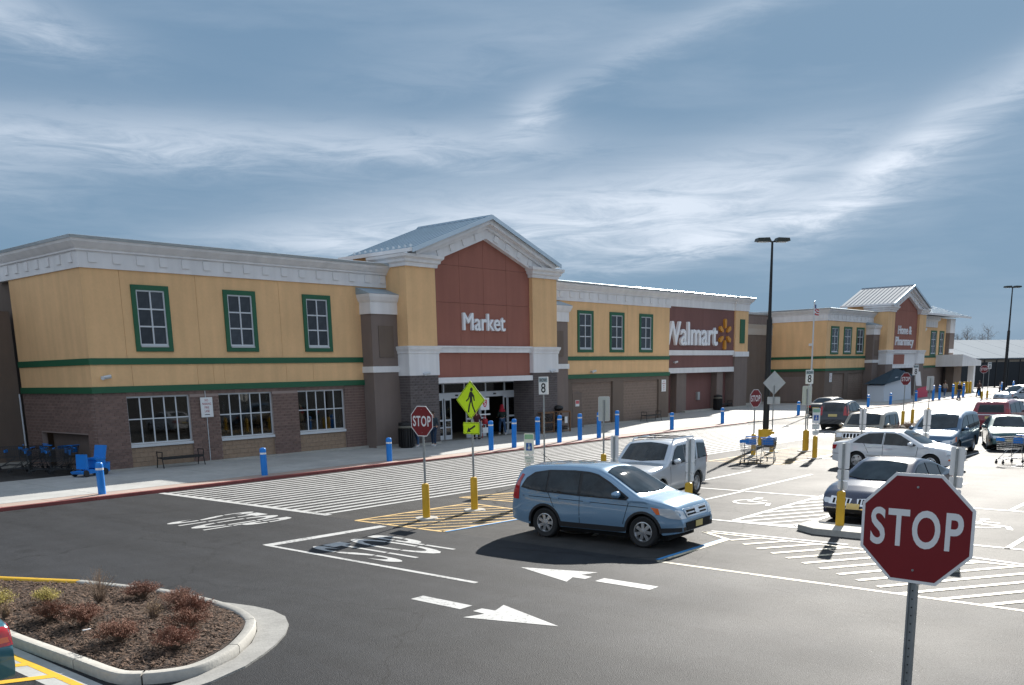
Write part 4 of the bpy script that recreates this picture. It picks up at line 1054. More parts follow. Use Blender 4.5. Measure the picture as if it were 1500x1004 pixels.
SUV = dict(L=4.53, W=1.80, r=.355, xf=1.36, xr=-1.27, sill=.30, gap=.06, spokes=7, tw=.225, fround=.8, rround=.55, tumble=.24,
    top=[(-2.265, .62), (-2.24, .95), (-2.20, 1.14), (-2.09, 1.50), (-1.99, 1.64), (-1.7, 1.68), (-1.0, 1.715), (-.3, 1.72), (.12, 1.68), (.46, 1.55), (1.26, 1.115), (1.8, 1.03), (2.08, .95), (2.19, .84), (2.245, .70), (2.265, .56)],
    belt=[(-2.2, 1.14), (-1.0, 1.10), (0, 1.06), (1.2, 1.01)],
    side_glass=[[(-1.88, 1.20), (-1.78, 1.37), (-1.58, 1.49), (-1.30, 1.55), (-1.22, 1.56), (-1.22, 1.12), (-1.6, 1.14)], [(-1.17, 1.565), (-.6, 1.58), (-.33, 1.575), (-.33, 1.085), (-1.17, 1.115)], [(-.25, 1.57), (.10, 1.525), (.44, 1.38), (.92, 1.10), (.88, 1.06), (-.25, 1.08)]],
    glass_trim=[(-1.95, 1.17), (-1.82, 1.39), (-1.60, 1.53), (-1.2, 1.595), (-.5, 1.615), (-.1, 1.60), (.14, 1.555), (.48, 1.40), (1.01, 1.09), (.94, 1.03), (-.3, 1.05), (-1.3, 1.09), (-1.75, 1.13)], surround=blackp,
    wind=[(.30, -.60), (.22, -.3), (.20, 0), (.22, .3), (.30, .60), (1.10, .70), (1.20, .4), (1.23, 0), (1.20, -.4), (1.10, -.70)],
    backlight_x=[(-.58, 1.12), (.58, 1.12), (.50, 1.54), (-.50, 1.54)],
    seams=[(-1.17, 1.10, -1.0, .75), (-.29, 1.08, -.29, .36), (1.0, .98, .86, .5), (-.95, .37, .82, .37), (-2.1, .98, 1.5, .90)], handles=[(-.95, .96), (-.08, .93)], mirror=(.76, 1.11),
    cladding=blackp, skirt=(blackp, .50),
    tail=[[(-2.24, .88), (-2.02, .88), (-2.0, 1.1), (-1.98, 1.3), (-1.90, 1.46), (-1.97, 1.48), (-2.08, 1.30), (-2.17, 1.10)]],
    tail_rear=[[(.62, .9), (.82, .9), (.76, 1.3), (.68, 1.48), (.62, 1.3)]],
    head=[[(1.62, .90), (1.98, .91), (2.16, .82), (2.21, .68), (1.98, .70), (1.74, .78)]], amber=[[(1.56, .92), (1.74, .90), (1.78, .77), (1.70, .77)]],
    head_front=[[(.54, .68), (.80, .69), (.78, .88), (.60, .84)]],
    front=[('grille', [(-.50, .70), (.50, .70), (.55, .88), (-.55, .88)], chrome, .012), ('grille_slot', rect(-.46, .46, .80, .84), under, .022), ('grille_slot', rect(-.44, .44, .73, .765), under, .022), ('lower_grille', [(-.55, .42), (.55, .42), (.6, .60), (-.6, .60)], under, .014), ('badge', rect(-.09, .09, .74, .85), chrome, .03), ('number_plate', rect(-.16, .16, .46, .59), platem, .035)],
    rear=[('number_plate', rect(-.26, .26, .82, .97), platem, .02)])
crv = dict(SUV, paint=paint('blue_grey_paint', (.20, .33, .47), .35, .25), handlem=paint('blue_grey_paint', (.1, .17, .25)), rails=None)
CR = make_car('parked_suv', 'blue-grey compact SUV stopped in the lane behind the painted arrows, nearest whole car', 'car', (17.93, 12.5, 0), R(-86), crv)
obj('antenna', MB().tube([(-1.6, 0, 1.68), (-1.95, 0, 1.90)], .006, 5), black, CR)

boxy = dict(SUV, L=4.42, W=1.80, r=.36, xf=1.32, xr=-1.30, sill=.33, tumble=.15, fround=.55, rround=.35,
    top=[(-2.21, .62), (-2.17, 1.05), (-2.1, 1.55), (-1.98, 1.70), (-1.5, 1.735), (-.5, 1.745), (.1, 1.72), (.30, 1.65), (.90, 1.14), (1.2, 1.10), (1.9, 1.03), (2.12, .95), (2.19, .8), (2.21, .56)],
    belt=[(-2.2, 1.10), (0, 1.07), (1.2, 1.05)],
    side_glass=[[(-1.98, 1.14), (-1.92, 1.56), (-1.38, 1.60), (-1.30, 1.12)], [(-1.18, 1.60), (-.38, 1.61), (-.38, 1.10), (-1.10, 1.12)], [(-.28, 1.61), (.08, 1.60), (.28, 1.50), (.66, 1.12), (.6, 1.08), (-.28, 1.10)]],
    glass_trim=None, wind=[(.30, -.62), (.22, 0), (.30, .62), (.78, .70), (.86, 0), (.78, -.70)], backlight_x=[(-.6, 1.15), (.6, 1.15), (.54, 1.58), (-.54, 1.58)],
    seams=[(-1.24, 1.6, -1.12, .9), (-.33, 1.6, -.33, .42), (.72, 1.05, .70, .5), (-.9, .43, .65, .43)], handles=[(-.95, 1.0), (-.1, .99)], mirror=(.52, 1.14),
    tail=[[(-2.19, .95), (-2.0, .95), (-2.0, 1.4), (-2.14, 1.4)]], tail_rear=[[(.66, .95), (.83, .95), (.80, 1.4), (.66, 1.4)]],
    head=[[(1.86, .98), (2.12, .94), (2.18, .78), (1.9, .78)]], amber=[], head_front=[[(.50, .76), (.82, .76), (.80, .94), (.50, .94)]],
    front=[('grille', rect(-.46, .46, .72, .93), chrome, .012)] + [('grille_slot', rect(-.43 + i * .145, -.33 + i * .145, .74, .91), under, .02) for i in range(6)] + [('lower_grille', rect(-.5, .5, .45, .56), under, .014), ('number_plate', rect(-.16, .16, .55, .68), platem, .03)])
esc = dict(boxy, paint=paint('silver_paint', (.62, .65, .69), .45, .3), cladding=greysheet, skirt=(greysheet, .46), rails=(-1.5, .1), railm=chrome, cross=(-1.1, -.3), surround=greysheet)
make_car('parked_suv', 'silver boxy SUV with roof rails parked just behind the blue-grey SUV', 'car', (24.25, 15.3, 0), R(187), esc)
jeep = dict(boxy, paint=paint('beige_paint', (.32, .28, .22), .3), cladding=M('beige_cladding', (.12, .10, .075), .6), skirt=(M('beige_cladding', (.12, .10, .075), .6), .62), L=4.4)
make_car('parked_suv', 'beige boxy SUV with upright chrome slot grille parked nose-on beyond the white sedan', 'car', (42.65, 15.6, 0), R(185), jeep)
darksuv = dict(SUV, L=4.7, paint=paint('near_black_paint', (.02, .024, .032)), cladding=None, skirt=None, rails=None)
make_car('moving_suv', 'near-black SUV seen from behind driving away past the stall signs', 'car', (57.2, 22.5, 0), R(7), darksuv)
silverfar = dict(SUV, paint=paint('pewter_paint', (.45, .50, .56), .4), cladding=None, skirt=None)
make_car('moving_suv', 'pewter SUV side-on at the right edge beside the far lamp post', 'car', (94.2, 21.0, 0), R(148), silverfar)

SEDAN = dict(L=4.7, W=1.78, r=.315, xf=1.42, xr=-1.30, sill=.20, gap=.045, spokes=5, tw=.2, fround=.85, rround=.5, tumble=.27,
    top=[(-2.35, .62), (-2.31, .84), (-2.22, .96), (-1.75, 1.01), (-1.62, 1.03), (-1.12, 1.33), (-.88, 1.41), (-.1, 1.44), (.18, 1.42), (.42, 1.32), (1.12, .95), (1.7, .86), (2.1, .77), (2.27, .66), (2.35, .48)],
    belt=[(-2.3, .93), (-1.2, .93), (0, .90), (1.2, .85)],
    side_glass=[[(-1.42, .97), (-1.10, 1.22), (-.88, 1.32), (-.34, 1.35), (-.34, .94)], [(-.27, 1.35), (.08, 1.34), (.28, 1.28), (.88, .94), (.84, .91), (-.27, .93)]],
    wind=[(.32, -.52), (.24, 0), (.32, .52), (1.0, .66), (1.12, .3), (1.14, 0), (1.12, -.3), (1.0, -.66)], backlight_z=[(-1.04, -.50), (-1.0, 0), (-1.04, .50), (-1.53, .60), (-1.57, 0), (-1.53, -.60)],
    seams=[(-.30, 1.3, -.30, .30), (.95, .88, .88, .35), (-1.0, .95, -.82, .6), (-.9, .30, .85, .30), (-2.2, .55, -1.7, .55)], handles=[(-.85, .82), (-.05, .80)], mirror=(.72, .93),
    tail=[[(-2.32, .72), (-2.08, .72), (-2.02, .88), (-2.28, .88)]], tail_rear=[[(.42, .72), (.84, .72), (.84, .88), (.42, .88)]],
    head=[[(1.9, .78), (2.12, .73), (2.26, .62), (2.26, .54), (1.95, .60)]], amber=[[(2.0, .42), (2.15, .42), (2.15, .47), (2.0, .47)]], head_front=[[(.45, .54), (.80, .54), (.76, .66), (.46, .64)]],
    front=[('grille', rect(-.42, .42, .55, .65), under, .012), ('lower_grille', rect(-.5, .5, .30, .42), under, .012), ('number_plate', rect(-.16, .16, .40, .52), platem, .03)],
    rear=[('number_plate', rect(-.26, .26, .62, .75), platem, .02)])
whitecar = dict(SEDAN, L=4.42, xf=1.40, xr=-1.25, paint=paint('white_paint', (.72, .74, .77), .0, .3), moulding=(-.88, .95, .50, .05, greysheet))
make_car('parked_sedan', 'white four-door sedan side-on across the aisle behind the dark luxury sedan', 'car', (36.1, 12.0, 0), R(-89), whitecar)
lux = dict(SEDAN, L=4.93, W=1.86, r=.34, xf=1.48, xr=-1.37, rround=.7, sill=.22, paint=paint('midnight_blue_paint', (.007, .011, .045), 0, .22), spokes=7,
    top=[(-2.46, .62), (-2.42, .86), (-2.34, .98), (-2.0, 1.06), (-1.30, 1.26), (-.85, 1.40), (-.4, 1.465), (0, 1.47), (.35, 1.40), (.62, 1.28), (1.28, .98), (1.8, .90), (2.2, .78), (2.38, .64), (2.465, .46)],
    side_glass=[[(-1.62, 1.05), (-1.28, 1.19), (-1.12, 1.24), (-1.12, .98)], [(-1.06, 1.26), (-.7, 1.33), (-.28, 1.355), (-.28, .95), (-1.06, .98)], [(-.21, 1.355), (.15, 1.34), (.42, 1.26), (1.0, .94), (.95, .92), (-.21, .94)]],
    wind=[(.42, -.56), (.34, 0), (.42, .56), (1.10, .70), (1.24, .3), (1.26, 0), (1.24, -.3), (1.10, -.70)], backlight_z=[(-.92, -.52), (-.88, 0), (-.92, .52), (-1.82, .60), (-1.88, 0), (-1.82, -.60)],
    front=[('grille', [(-.62, .52), (-.10, .50), (-.06, .66), (-.60, .70)], chrome, .012), ('grille', [(.62, .52), (.10, .50), (.06, .66), (.60, .70)], chrome, .012)] + [('grille_slot', rect(s * .14 + i * .09 * s - .025, s * .14 + i * .09 * s + .025, .54, .65), under, .022) for i in range(5) for s in (-1, 1)] + [('lower_grille', rect(-.65, .65, .27, .40), under, .012), ('lower_trim', rect(-.72, .72, .42, .445), chrome, .016), ('number_plate', rect(-.16, .16, .42, .54), platem, .035)])
make_car('parked_sedan', 'midnight-blue luxury sedan parked nose-in behind the big stop sign in the foreground', 'car', (24.87, 8.42, 0), R(179.5), lux)
make_car('parked_sedan', 'dark green sedan at the right edge behind the lone shopping cart', 'car', (47.5, 11.0, 0), R(198), dict(SEDAN, paint=paint('dark_green_paint', (.05, .12, .12))))
make_car('moving_sedan', 'black sedan with a pale reflecting roof in front of the far wing of the store', 'car', (70.4, 28.6, 0), R(-6), dict(SEDAN, paint=paint('gloss_black_paint', (.012, .012, .014))))
make_car('parked_sedan', 'pale grey sedan half hidden behind the burgundy minivan at the right edge', 'car', (66.5, 15.0, 0), R(180), dict(SEDAN, paint=paint('pale_grey_paint', (.42, .45, .47))))
teal = dict(SEDAN, paint=paint('teal_paint', (.03, .14, .19), .3, .28), skirt=None, rround=.6, tail=[[(-2.33, .70), (-2.02, .72), (-1.98, .92), (-2.26, .92)]], tail_rear=[[(.45, .70), (.86, .70), (.84, .92), (.45, .92)]], tail_amber=[[(.50, .74), (.86, .74), (.85, .80), (.50, .80)]])
make_car('parked_sedan', 'teal sedan cut off at the lower left corner, only its right tail lamp in view', 'car', (3.49, 14.30, 0), R(90), teal)
VAN = dict(L=5.0, W=1.96, r=.34, xf=1.62, xr=-1.35, sill=.24, gap=.05, spokes=5, tw=.21, fround=.9, rround=.4, tumble=.20,
    top=[(-2.5, .60), (-2.46, 1.0), (-2.34, 1.55), (-2.2, 1.70), (-1.6, 1.76), (-.3, 1.77), (.4, 1.70), (.72, 1.58), (1.55, 1.08), (1.9, .98), (2.25, .84), (2.42, .66), (2.5, .48)],
    belt=[(-2.5, 1.10), (0, 1.03), (1.5, .98)],
    side_glass=[[(-2.2, 1.16), (-2.1, 1.56), (-1.15, 1.63), (-1.15, 1.10)], [(-1.08, 1.63), (-.12, 1.64), (-.12, 1.08), (-1.08, 1.10)], [(-.04, 1.64), (.38, 1.60), (.66, 1.48), (1.34, 1.06), (1.28, 1.02), (-.04, 1.07)]],
    wind=[(.50, -.66), (.42, 0), (.50, .66), (1.34, .78), (1.48, .3), (1.50, 0), (1.48, -.3), (1.34, -.78)], backlight_x=[(-.66, 1.14), (.66, 1.14), (.60, 1.56), (-.60, 1.56)],
    seams=[(-.08, 1.6, -.08, .32), (-1.12, 1.6, -1.12, .32), (1.35, 1.0, 1.2, .4)], handles=[(-.95, .96), (.08, .94)], mirror=(1.05, 1.08), moulding=(-.95, 1.15, .55, .05, greysheet),
    tail=[[(-2.47, .95), (-2.28, .95), (-2.26, 1.35), (-2.40, 1.35)]], tail_rear=[[(.74, .92), (.92, .92), (.89, 1.35), (.74, 1.35)]],
    head=[[(2.0, .86), (2.25, .78), (2.42, .64), (2.40, .56), (2.0, .66)]], amber=[[(2.0, .86), (2.12, .83), (2.12, .64), (2.0, .66)]], head_front=[[(.46, .56), (.88, .58), (.84, .74), (.5, .70)]],
    front=[('grille', rect(-.42, .42, .56, .68), under, .012), ('grille_bar', rect(-.40, .40, .61, .63), chrome, .02), ('lower_grille', rect(-.5, .5, .32, .44), under, .012)], rear=[('number_plate', rect(-.26, .26, .80, .93), platem, .02), ('rear_trim', rect(-.7, .7, 1.0, 1.03), chrome, .02)])
make_car('parked_minivan', 'dark blue minivan parked nose towards the camera behind the white sedan', 'car', (43.15, 12.45, 0), R(183.5), dict(VAN, paint=paint('deep_blue_paint', (.06, .13, .22))))
make_car('parked_minivan', 'burgundy minivan seen from behind at the right', 'car', (58.3, 13.8, 0), R(0), dict(VAN, paint=paint('burgundy_paint', (.22, .025, .045)), rails=(-2.0, .2), railm=chrome))

# ---------------------------------------------------------------- bollards and signs
def bollard(h):
    t = thing('blue_bollard', '', 'bollard')
    mb = MB(); mb.lathe([(.125, 0), (.125, h - .10), (.12, h - .05), (.09, h - .015), (.0, h)], 18); obj('sleeve', mb, blue, t, smooth=40)
    for z in ((h - .26, h - .19),): obj('reflective_band', MB().lathe([(.1275, z[0]), (.1275, z[1])], 18), signwhite, t, smooth=40, fix=False)
    return t
bA, bB = bollard(1.08), bollard(1.46)
SPOT = [(14.56, 30.96, 0, 'nearest bollard at the far left, in front of the shopping carts'), (21.08, 31.04, 0, 'blue bollard below the second and third shop windows'), (27.53, 30.99, 0, 'blue bollard left of the stop sign, before the pilaster'),
        (34.35, 31.1, 1, 'tall blue bollard just right of the pedestrian sign'), (36.1, 31.1, 1, 'tall blue bollard before the right entrance door'), (38.0, 31.1, 1, 'tall blue bollard behind the blue wheelchair sign'), (39.85, 31.1, 1, 'tall blue bollard just right of the row number post'),
        (41.7, 31.1, 1, 'tall blue bollard before the firewood rack'), (43.5, 31.1, 1, 'tall blue bollard left of the white framed sign back'), (45.3, 31.1, 1, 'tall blue bollard right of the white framed sign back, rightmost tall one near the entrance'),
        (51.21, 31.0, 0, 'blue bollard above the roof of the silver SUV'), (58.04, 31.15, 0, 'blue bollard before the brown panel with the store name'), (69.8, 30.95, 0, 'blue bollard at the foot of the flagpole'),
        (85.1, 31.2, 0, 'blue bollard before the far wing, above the near-black SUV'), (90.5, 31.1, 0, 'blue bollard before the white tent'), (99, 31.5, 0, 'blue bollard at the red banner')]
SPOT += [(102.1, 30.8, 1, 'tall blue bollard at the far entrance, leftmost of the cluster'), (104.2, 30.8, 1, 'tall blue bollard at the far entrance, second of the cluster'), (108.1, 30.6, 1, 'tall blue bollard at the far entrance, left of the walking couple'), (110.2, 30.6, 1, 'tall blue bollard at the far entrance, beside the walking couple'), (112.3, 30.7, 1, 'tall blue bollard at the far entrance, rightmost of the cluster')]
SPOT += [(116.9, 30.3, 0, 'blue bollard beside the distant child'), (136, 32.5, 0, 'distant blue bollard right of the far lamp post'), (142, 32.5, 0, 'most distant blue bollard at the right edge')]
used = {0: False, 1: False}
for x, y, k, lab in SPOT:
    src = (bA, bB)[k]; z = .09 if x < 27 else .05
    lab = lab if lab.startswith(('tall', 'blue', 'nearest', 'distant', 'most')) else lab
    if not used[k]: src.location = (x, y, z); src['label'] = lab; src['group'] = 'blue bollards along the kerb'; used[k] = True
    else: dup(src, (x, y, z), random.uniform(0, 6), lab, 'blue bollards along the kerb').rotation_euler[0] = random.uniform(-.018, .018)

def post(t, h, r=.03, base=.97, m=steel, square=False, pad=True):
    if square:
        mb = MB(); mb.box(-.03, .03, -.012, .012, 0, h); mb.box(-.03, -.018, -.03, -.0121, 0, h); mb.box(.018, .03, -.03, -.0121, 0, h)
        obj('post', mb, m, t)
        hb = MB()
        z = .3
        while z < h - .05: hb.lathe([(.006, -.0005), (0, -.0005)], 6, (0, -.0125, z), 'y'); z += .06
        o = obj('bolt_hole', hb, under, t, fix=False); o['kind'] = 'stuff'
    else: obj('post', MB().tube([(0, 0, 0), (0, 0, h)], r, 10), m, t, smooth=50)
    if base:
        mb = MB(); mb.lathe([(.10, 0), (.10, base - .06), (.085, base - .02), (.03, base)], 14); obj('post_sleeve', mb, yellowp, t, smooth=40)
        if pad:
            mb = MB(); mb.lathe([(.32, 0), (.30, .035), (.0, .04)], 20); obj('footing_pad', mb, kerbm, t)
def octagon(w, y): return [(w / 2 / math.cos(math.pi / 8) * math.cos(R(22.5 + 45 * i)), y, w / 2 / math.cos(math.pi / 8) * math.sin(R(22.5 + 45 * i))) for i in range(8)]
def at(o, x, y, z, ry=0): o.location = (x, y, z); o.rotation_euler = (0, ry, 0); return o
def stop_sign(w, zc, label, loc, rz, h=None, base=.97, roll=0, square=False, pad=True):
    t = thing('stop_sign', label, 'stop sign', loc, rz)
    post(t, h or zc + w * .42, base=base, square=square, pad=pad)
    f = at(obj('sign_plate', MB().prism(octagon(w, -.034), (0, -.003, 0)), signwhite, t), 0, 0, zc, roll)
    obj('red_face', MB().prism(octagon(w * .945, -.0372), (0, -.0012, 0)), signred, f)
    me = text_mesh('STOP', w * .82, w * .35, .0012, .02, 'lettering', signwhite, space=1.12); o = link('lettering', me, f, (0, -.0386, -w * .175))
    for z in (-.38, .38): obj('bolt', MB().lathe([(.008, -.045), (.008, -.0385)], 8, (0, 0, w * z), 'y'), steel, f)
    return t
stop_sign(.76, 2.78, 'big red stop sign in the foreground, lower right', (6.60, 2.03, 0), R(-93), 2.98, 0, R(0), True)
stop_sign(.80, 2.63, 'red stop sign on a yellow-sleeved post by the crosswalk, left of the pedestrian sign', (17.39, 18.18, .0), R(-88))
stop_sign(.76, 2.5, 'distant stop sign beside the two shopping carts and the lamp post', (38.1, 18.9, 0), R(-12))
stop_sign(.76, 2.9, 'small far stop sign before the white tent', (60.3, 19.9, 0), R(-30), pad=False)
stop_sign(.76, 3.1, 'farthest stop sign, beside the far lamp post', (101.5, 26.0, 0), R(-60), pad=False)
def flat(pts, y0, y1): return [(x, y0, z) for x, z in pts], (0, y1 - y0, 0)
def rrect(w, z0, z1, r=.04):
    o = []
    for cx, cz, a0 in ((w / 2 - r, z1 - r, 0), (-w / 2 + r, z1 - r, 90), (-w / 2 + r, z0 + r, 180), (w / 2 - r, z0 + r, 270)):
        for a in (0, 30, 60, 90): o.append((cx + r * math.cos(R(a0 + a)), cz + r * math.sin(R(a0 + a))))
    return o
def plate(t, name, pts, m, y0=-.034, y1=-.037, par=None): b, v = flat(pts, y0, y1); return obj(name, MB().prism(b, v), m, par or t)
def cross_sign(label, loc, rz):
    t = thing('pedestrian_crossing_sign', label, 'crossing sign', loc, rz); post(t, 3.0)
    d = .535; dia = lambda k: [(0, 3.12 - d * k), (d * k, 3.12), (0, 3.12 + d * k), (-d * k, 3.12)]
    p = plate(t, 'sign_plate', dia(1), lime); pb = plate(t, 'black_border', dia(.955), signblack, -.0372, -.0380, p); plate(t, 'lime_face', dia(.92), lime, -.0382, -.0390, p)
    y0, y1 = -.0392, -.0402
    fig = [[(.02, .25), (.055, .285), (.09, .25), (.055, .205)], [(-.0, .20), (.07, .195), (.14, .10), (.155, -.02), (.125, -.03), (.10, .06), (.075, .09), (.075, -.02), (-.005, -.02), (-.005, .08), (-.03, .02), (-.12, -.045), (-.135, -.02), (-.06, .04), (-.03, .13)],
           [(-.005, -.02), (.04, -.02), (-.01, -.16), (-.035, -.30), (-.085, -.30), (-.055, -.15)], [(.03, -.02), (.075, -.02), (.10, -.14), (.18, -.30), (.13, -.30), (.06, -.15)]]
    mb = MB()
    for i, f in enumerate(fig):
        if i == 0: f = [(.055 + .043 * math.cos(R(a)), .25 + .048 * math.sin(R(a))) for a in range(0, 360, 30)]
        b, v = flat([(x * 1.15 - .02, z * 1.15 + 3.12) for x, z in f], y0, y1 - .0001 * i)
        mb.prism([(p[0], p[1], p[2]) for p in b], v)
    obj('walking_figure', mb, signblack, p, fix=False)
    q = plate(t, 'arrow_plate', rrect(.61, 2.17, 2.50, .03), lime); plate(t, 'black_border', rrect(.58, 2.185, 2.485, .025), signblack, -.0372, -.0378, q); plate(t, 'lime_face', rrect(.555, 2.197, 2.473, .02), lime, -.038, -.0386, q)
    plate(t, 'arrow', [(-.17, 2.225), (-.02, 2.235), (-.055, 2.275), (.155, 2.385), (.13, 2.43), (-.08, 2.32), (-.105, 2.36)][::1], signblack, -.0388, -.0394, q)
    return t
cs = cross_sign('fluorescent yellow-green pedestrian crossing sign with arrow plate beside the nearer stop sign', (19.23, 18.11, 0), R(-88))
dup(cs, (39.99, 18.94, 0), R(92), 'grey back of a diamond crossing sign beside the tall black lamp post')
for o in COL.objects:
    if o.get('label', '').startswith('grey back of a diamond'):
        for ch in o.children:
            if ch.name.startswith(('sign_plate', 'arrow_plate')):
                b = obj('sheet_back', MB().prism([(v.co.x * 1.0, -.0335, v.co.z) for v in list(ch.data.vertices)[:len(ch.data.vertices) // 2]], (0, .002, 0)), greysheet, ch)
def row_sign(label, loc, rz, h=3.66, z0=3.04, w=.33, base=.97):
    t = thing('row_number_sign', label, 'row sign', loc, rz); post(t, z0 + .1, base=base)
    mb = MB(); mb.box(-w / 2, w / 2, -.06, .06, z0, h); bx = obj('sign_box', mb, signwhite, t)
    for s in (1, -1):
        o = link('digit', text_mesh('8', .16, .34, .004, .01, 'digit', signblack), bx, (0, -.0602 * s, z0 + .06)); o.rotation_euler = (0, 0, 0 if s > 0 else math.pi)
        o = obj('header_strip', MB().box(-w / 2 + .01, w / 2 - .01, -.064, -.0602, h - .19, h - .03), M('header_grey', (.35, .42, .45), .5), bx); o.rotation_euler = (0, 0, 0 if s > 0 else math.pi)
        o = link('header_word', text_mesh('ROW', .25, .10, .002, .01, 'header_word', signblack), bx, (0, -.0645 * s, h - .165)); o.rotation_euler = (0, 0, 0 if s > 0 else math.pi)
    return t
row_sign('white box sign with the number 8 on a tall steel post by the entrance', (26.4, 21.3, 0), R(-60), base=0)
def access_sign(label, loc, rz, back=False, low=True):
    """wheelchair parking sign; its face looks along local -y"""
    t = thing('accessible_parking_sign', label, 'parking sign', loc, rz); post(t, 2.08, .026)
    a = plate(t, 'sign_plate', rrect(.31, 1.48, 2.10), signwhite); plate(t, 'green_band', rrect(.28, 1.93, 2.07, .02), M('pale_green_print', (.25, .45, .33), .5), -.0372, -.0378, a)
    b = plate(t, 'blue_square', rrect(.19, 1.60, 1.82, .01), M('sign_blue', (.01, .10, .40), .5), -.0372, -.0378, a)
    mb = MB(); y0, y1 = -.038, -.0384
    mb.lathe([(.045, -.0384), (.033, -.0384)], 14, (.0, 0, 1.675), 'y'); mb.box(-.012, .012, -.0384, -.038, 1.69, 1.77); mb.box(-.015, .015, -.0388, -.0385, 1.775, 1.80); mb.box(.012, .05, -.0384, -.038, 1.70, 1.715)
    obj('wheelchair_symbol', mb, signwhite, b, fix=False)
    c = plate(t, 'penalty_plate', rrect(.31, 1.22, 1.46), signwhite); e = plate(t, 'van_plate', rrect(.27, .99, 1.19), signwhite)
    link('fine_print', text_mesh('PENALTY', .24, .05, .0006, 0, 'fine_print', M('print_green', (.03, .2, .1), .5)), c, (0, -.0372, 1.35)); link('fine_print', text_mesh('$250', .12, .05, .0006, 0, 'fine_print', M('print_green', (.03, .2, .1), .5)), c, (0, -.0372, 1.26))
    link('fine_print', text_mesh('VAN', .16, .05, .0006, 0, 'fine_print', M('print_green', (.03, .2, .1), .5)), e, (0, -.0372, 1.06))
    return t
access_sign('wheelchair parking sign rising behind the roof of the blue-grey SUV', (21.0, 17.5, 0), R(-75))
for x, y, lab in ((21.2, 14.66, 'back of a parking sign between the blue-grey SUV and the silver SUV'), (21.2, 12.3, 'back of a parking sign crossing the silver SUV, yellow sleeve at its foot'),
                  (21.6, 8.43, 'back of a parking sign on a yellow post before the dark luxury sedan'), (21.4, 5.88, 'back of a parking sign peeking out right of the big stop sign'),
                  (38.2, 14.2, 'back of a parking sign before the beige SUV'), (38.2, 11.7, 'back of a parking sign before the dark blue minivan')):
    t = access_sign(lab, (x, y, 0), R(90 - 12))
access_sign('wheelchair parking sign beside the near-black SUV', (38.15, 16.12, 0), R(-70))
def framed(label, loc, rz, h0, h1, w, sl=.97, sh=None):
    t = thing('notice_sign', label, 'sign', loc, rz); post(t, sh or h1 - .12, .03, sl)
    p = plate(t, 'sign_plate', rrect(w, h0, h1, .05), signwhite); plate(t, 'sheet_back', rrect(w - .02, h0 + .01, h1 - .01, .04), greysheet, -.0338, -.0325, p); return t
framed('tall blank-backed white sign on a yellow-footed post before the store doors', (27.0, 19.1, 0), R(105), 2.1, 2.95, .42)
framed('pale sign back on a yellow post near the flagpole', (41.2, 17.9, 0), R(100), 2.1, 2.95, .42)
row_sign('row sign on a thin post before the flagpole', (41.4, 17.9, 0), R(-60))
for x, y, lab in ((62.4, 20.0, 'tall row sign before the far entrance'), (104.2, 26.2, 'farthest row sign, beside the farthest stop sign')): row_sign(lab, (x, y, 0), R(-50), h=3.75, z0=3.1)
framed('white sign back before the far entrance, right of the red banner', (64.2, 19.6, 0), R(105), 2.1, 3.0, .42)
# kerbed slab at the foot of the near yellow post
tag(obj('post_footing', MB().prism([(20.85, 7.4, 0), (20.85, 8.75, 0), (21.2, 9.3, 0), (21.9, 9.3, 0), (21.9, 7.4, 0)], (0, 0, .14)), kerbm), 'low concrete slab under the yellow post before the dark luxury sedan', 'slab')
def wall_notice(x, y, lab):
    t = thing('no_parking_notice', lab, 'wall sign', (x, y, 0)); p = plate(t, 'sign_plate', [(-.30, 2.12), (.30, 2.12), (.30, 3.0), (-.30, 3.0)], signwhite, 0, -.02)
    rp = M('print_red', (.35, .03, .05), .5)
    for s, z, w in (('NO', 2.82, .17), ('PARKING', 2.66, .44), ('FIRE', 2.50, .22), ('LANE', 2.34, .24)): link('print', text_mesh(s, w, .10, .002, .004, 'print', rp), p, (0, -.0202, z))
    plate(t, 'print_bar', [(-.13, 2.22), (.13, 2.22), (.13, 2.25), (-.13, 2.25)], signblack, -.0202, -.022, p); return t
wall_notice(23.12, 38.14, 'white NO PARKING FIRE LANE notice between the first two shop windows')
wall_notice(61.8, 38.18, 'white NO PARKING FIRE LANE notice at the end of the right yellow wall'); wall_notice(93.4, 38.18, 'white NO PARKING FIRE LANE notice on the far wing')

# ---------------------------------------------------------------- lamp posts, flag
def lamp_post(label, loc, h):
    t = thing('lamp_post', label, 'lamp post', loc, R(-41))
    obj('concrete_base', MB().lathe([(.36, 0), (.36, .75), (.33, .80), (0, .80)], 20), yellowp, t, smooth=40)
    obj('pole', MB().tube([(0, 0, .8), (0, 0, h * .62)], .15, 10, .13), black, t, smooth=50)
    obj('upper_pole', MB().tube([(0, 0, h * .62), (0, 0, h - .1)], .085, 10, .05), black, t, smooth=50)
    for s in (-1, 1):
        obj('bracket_arm', MB().tube([(0, 0, h - .12), (s * .3, 0, h - .08)], .035, 6), black, t)
        mb = MB(); mb.prism([(s * .12, -.22, h - .12), (s * .22, -.22, h + .06), (s * .78, -.22, h + .04), (s * .82, -.22, h - .10)], (0, .44, 0)); hd = obj('lamp_head', mb, M('lamp_head', (.05, .055, .045), .5), t)
        obj('lens', MB().box(min(s * .25, s * .72), max(s * .25, s * .72), -.17, .17, h - .135, h - .121), greysheet, hd)
    return t
lamp_post('tall black twin-headed lamp post mid-lot, beside the two shopping carts', (43.6, 21.0, 0), 9.8)
lamp_post('tall black twin-headed lamp post at the right edge of the lot', (101.2, 24.0, 0), 10.8)
t = thing('flagpole', 'silver flagpole with a small limp red and white flag before the far wing', 'flagpole', (69.7, 30.0, .0))
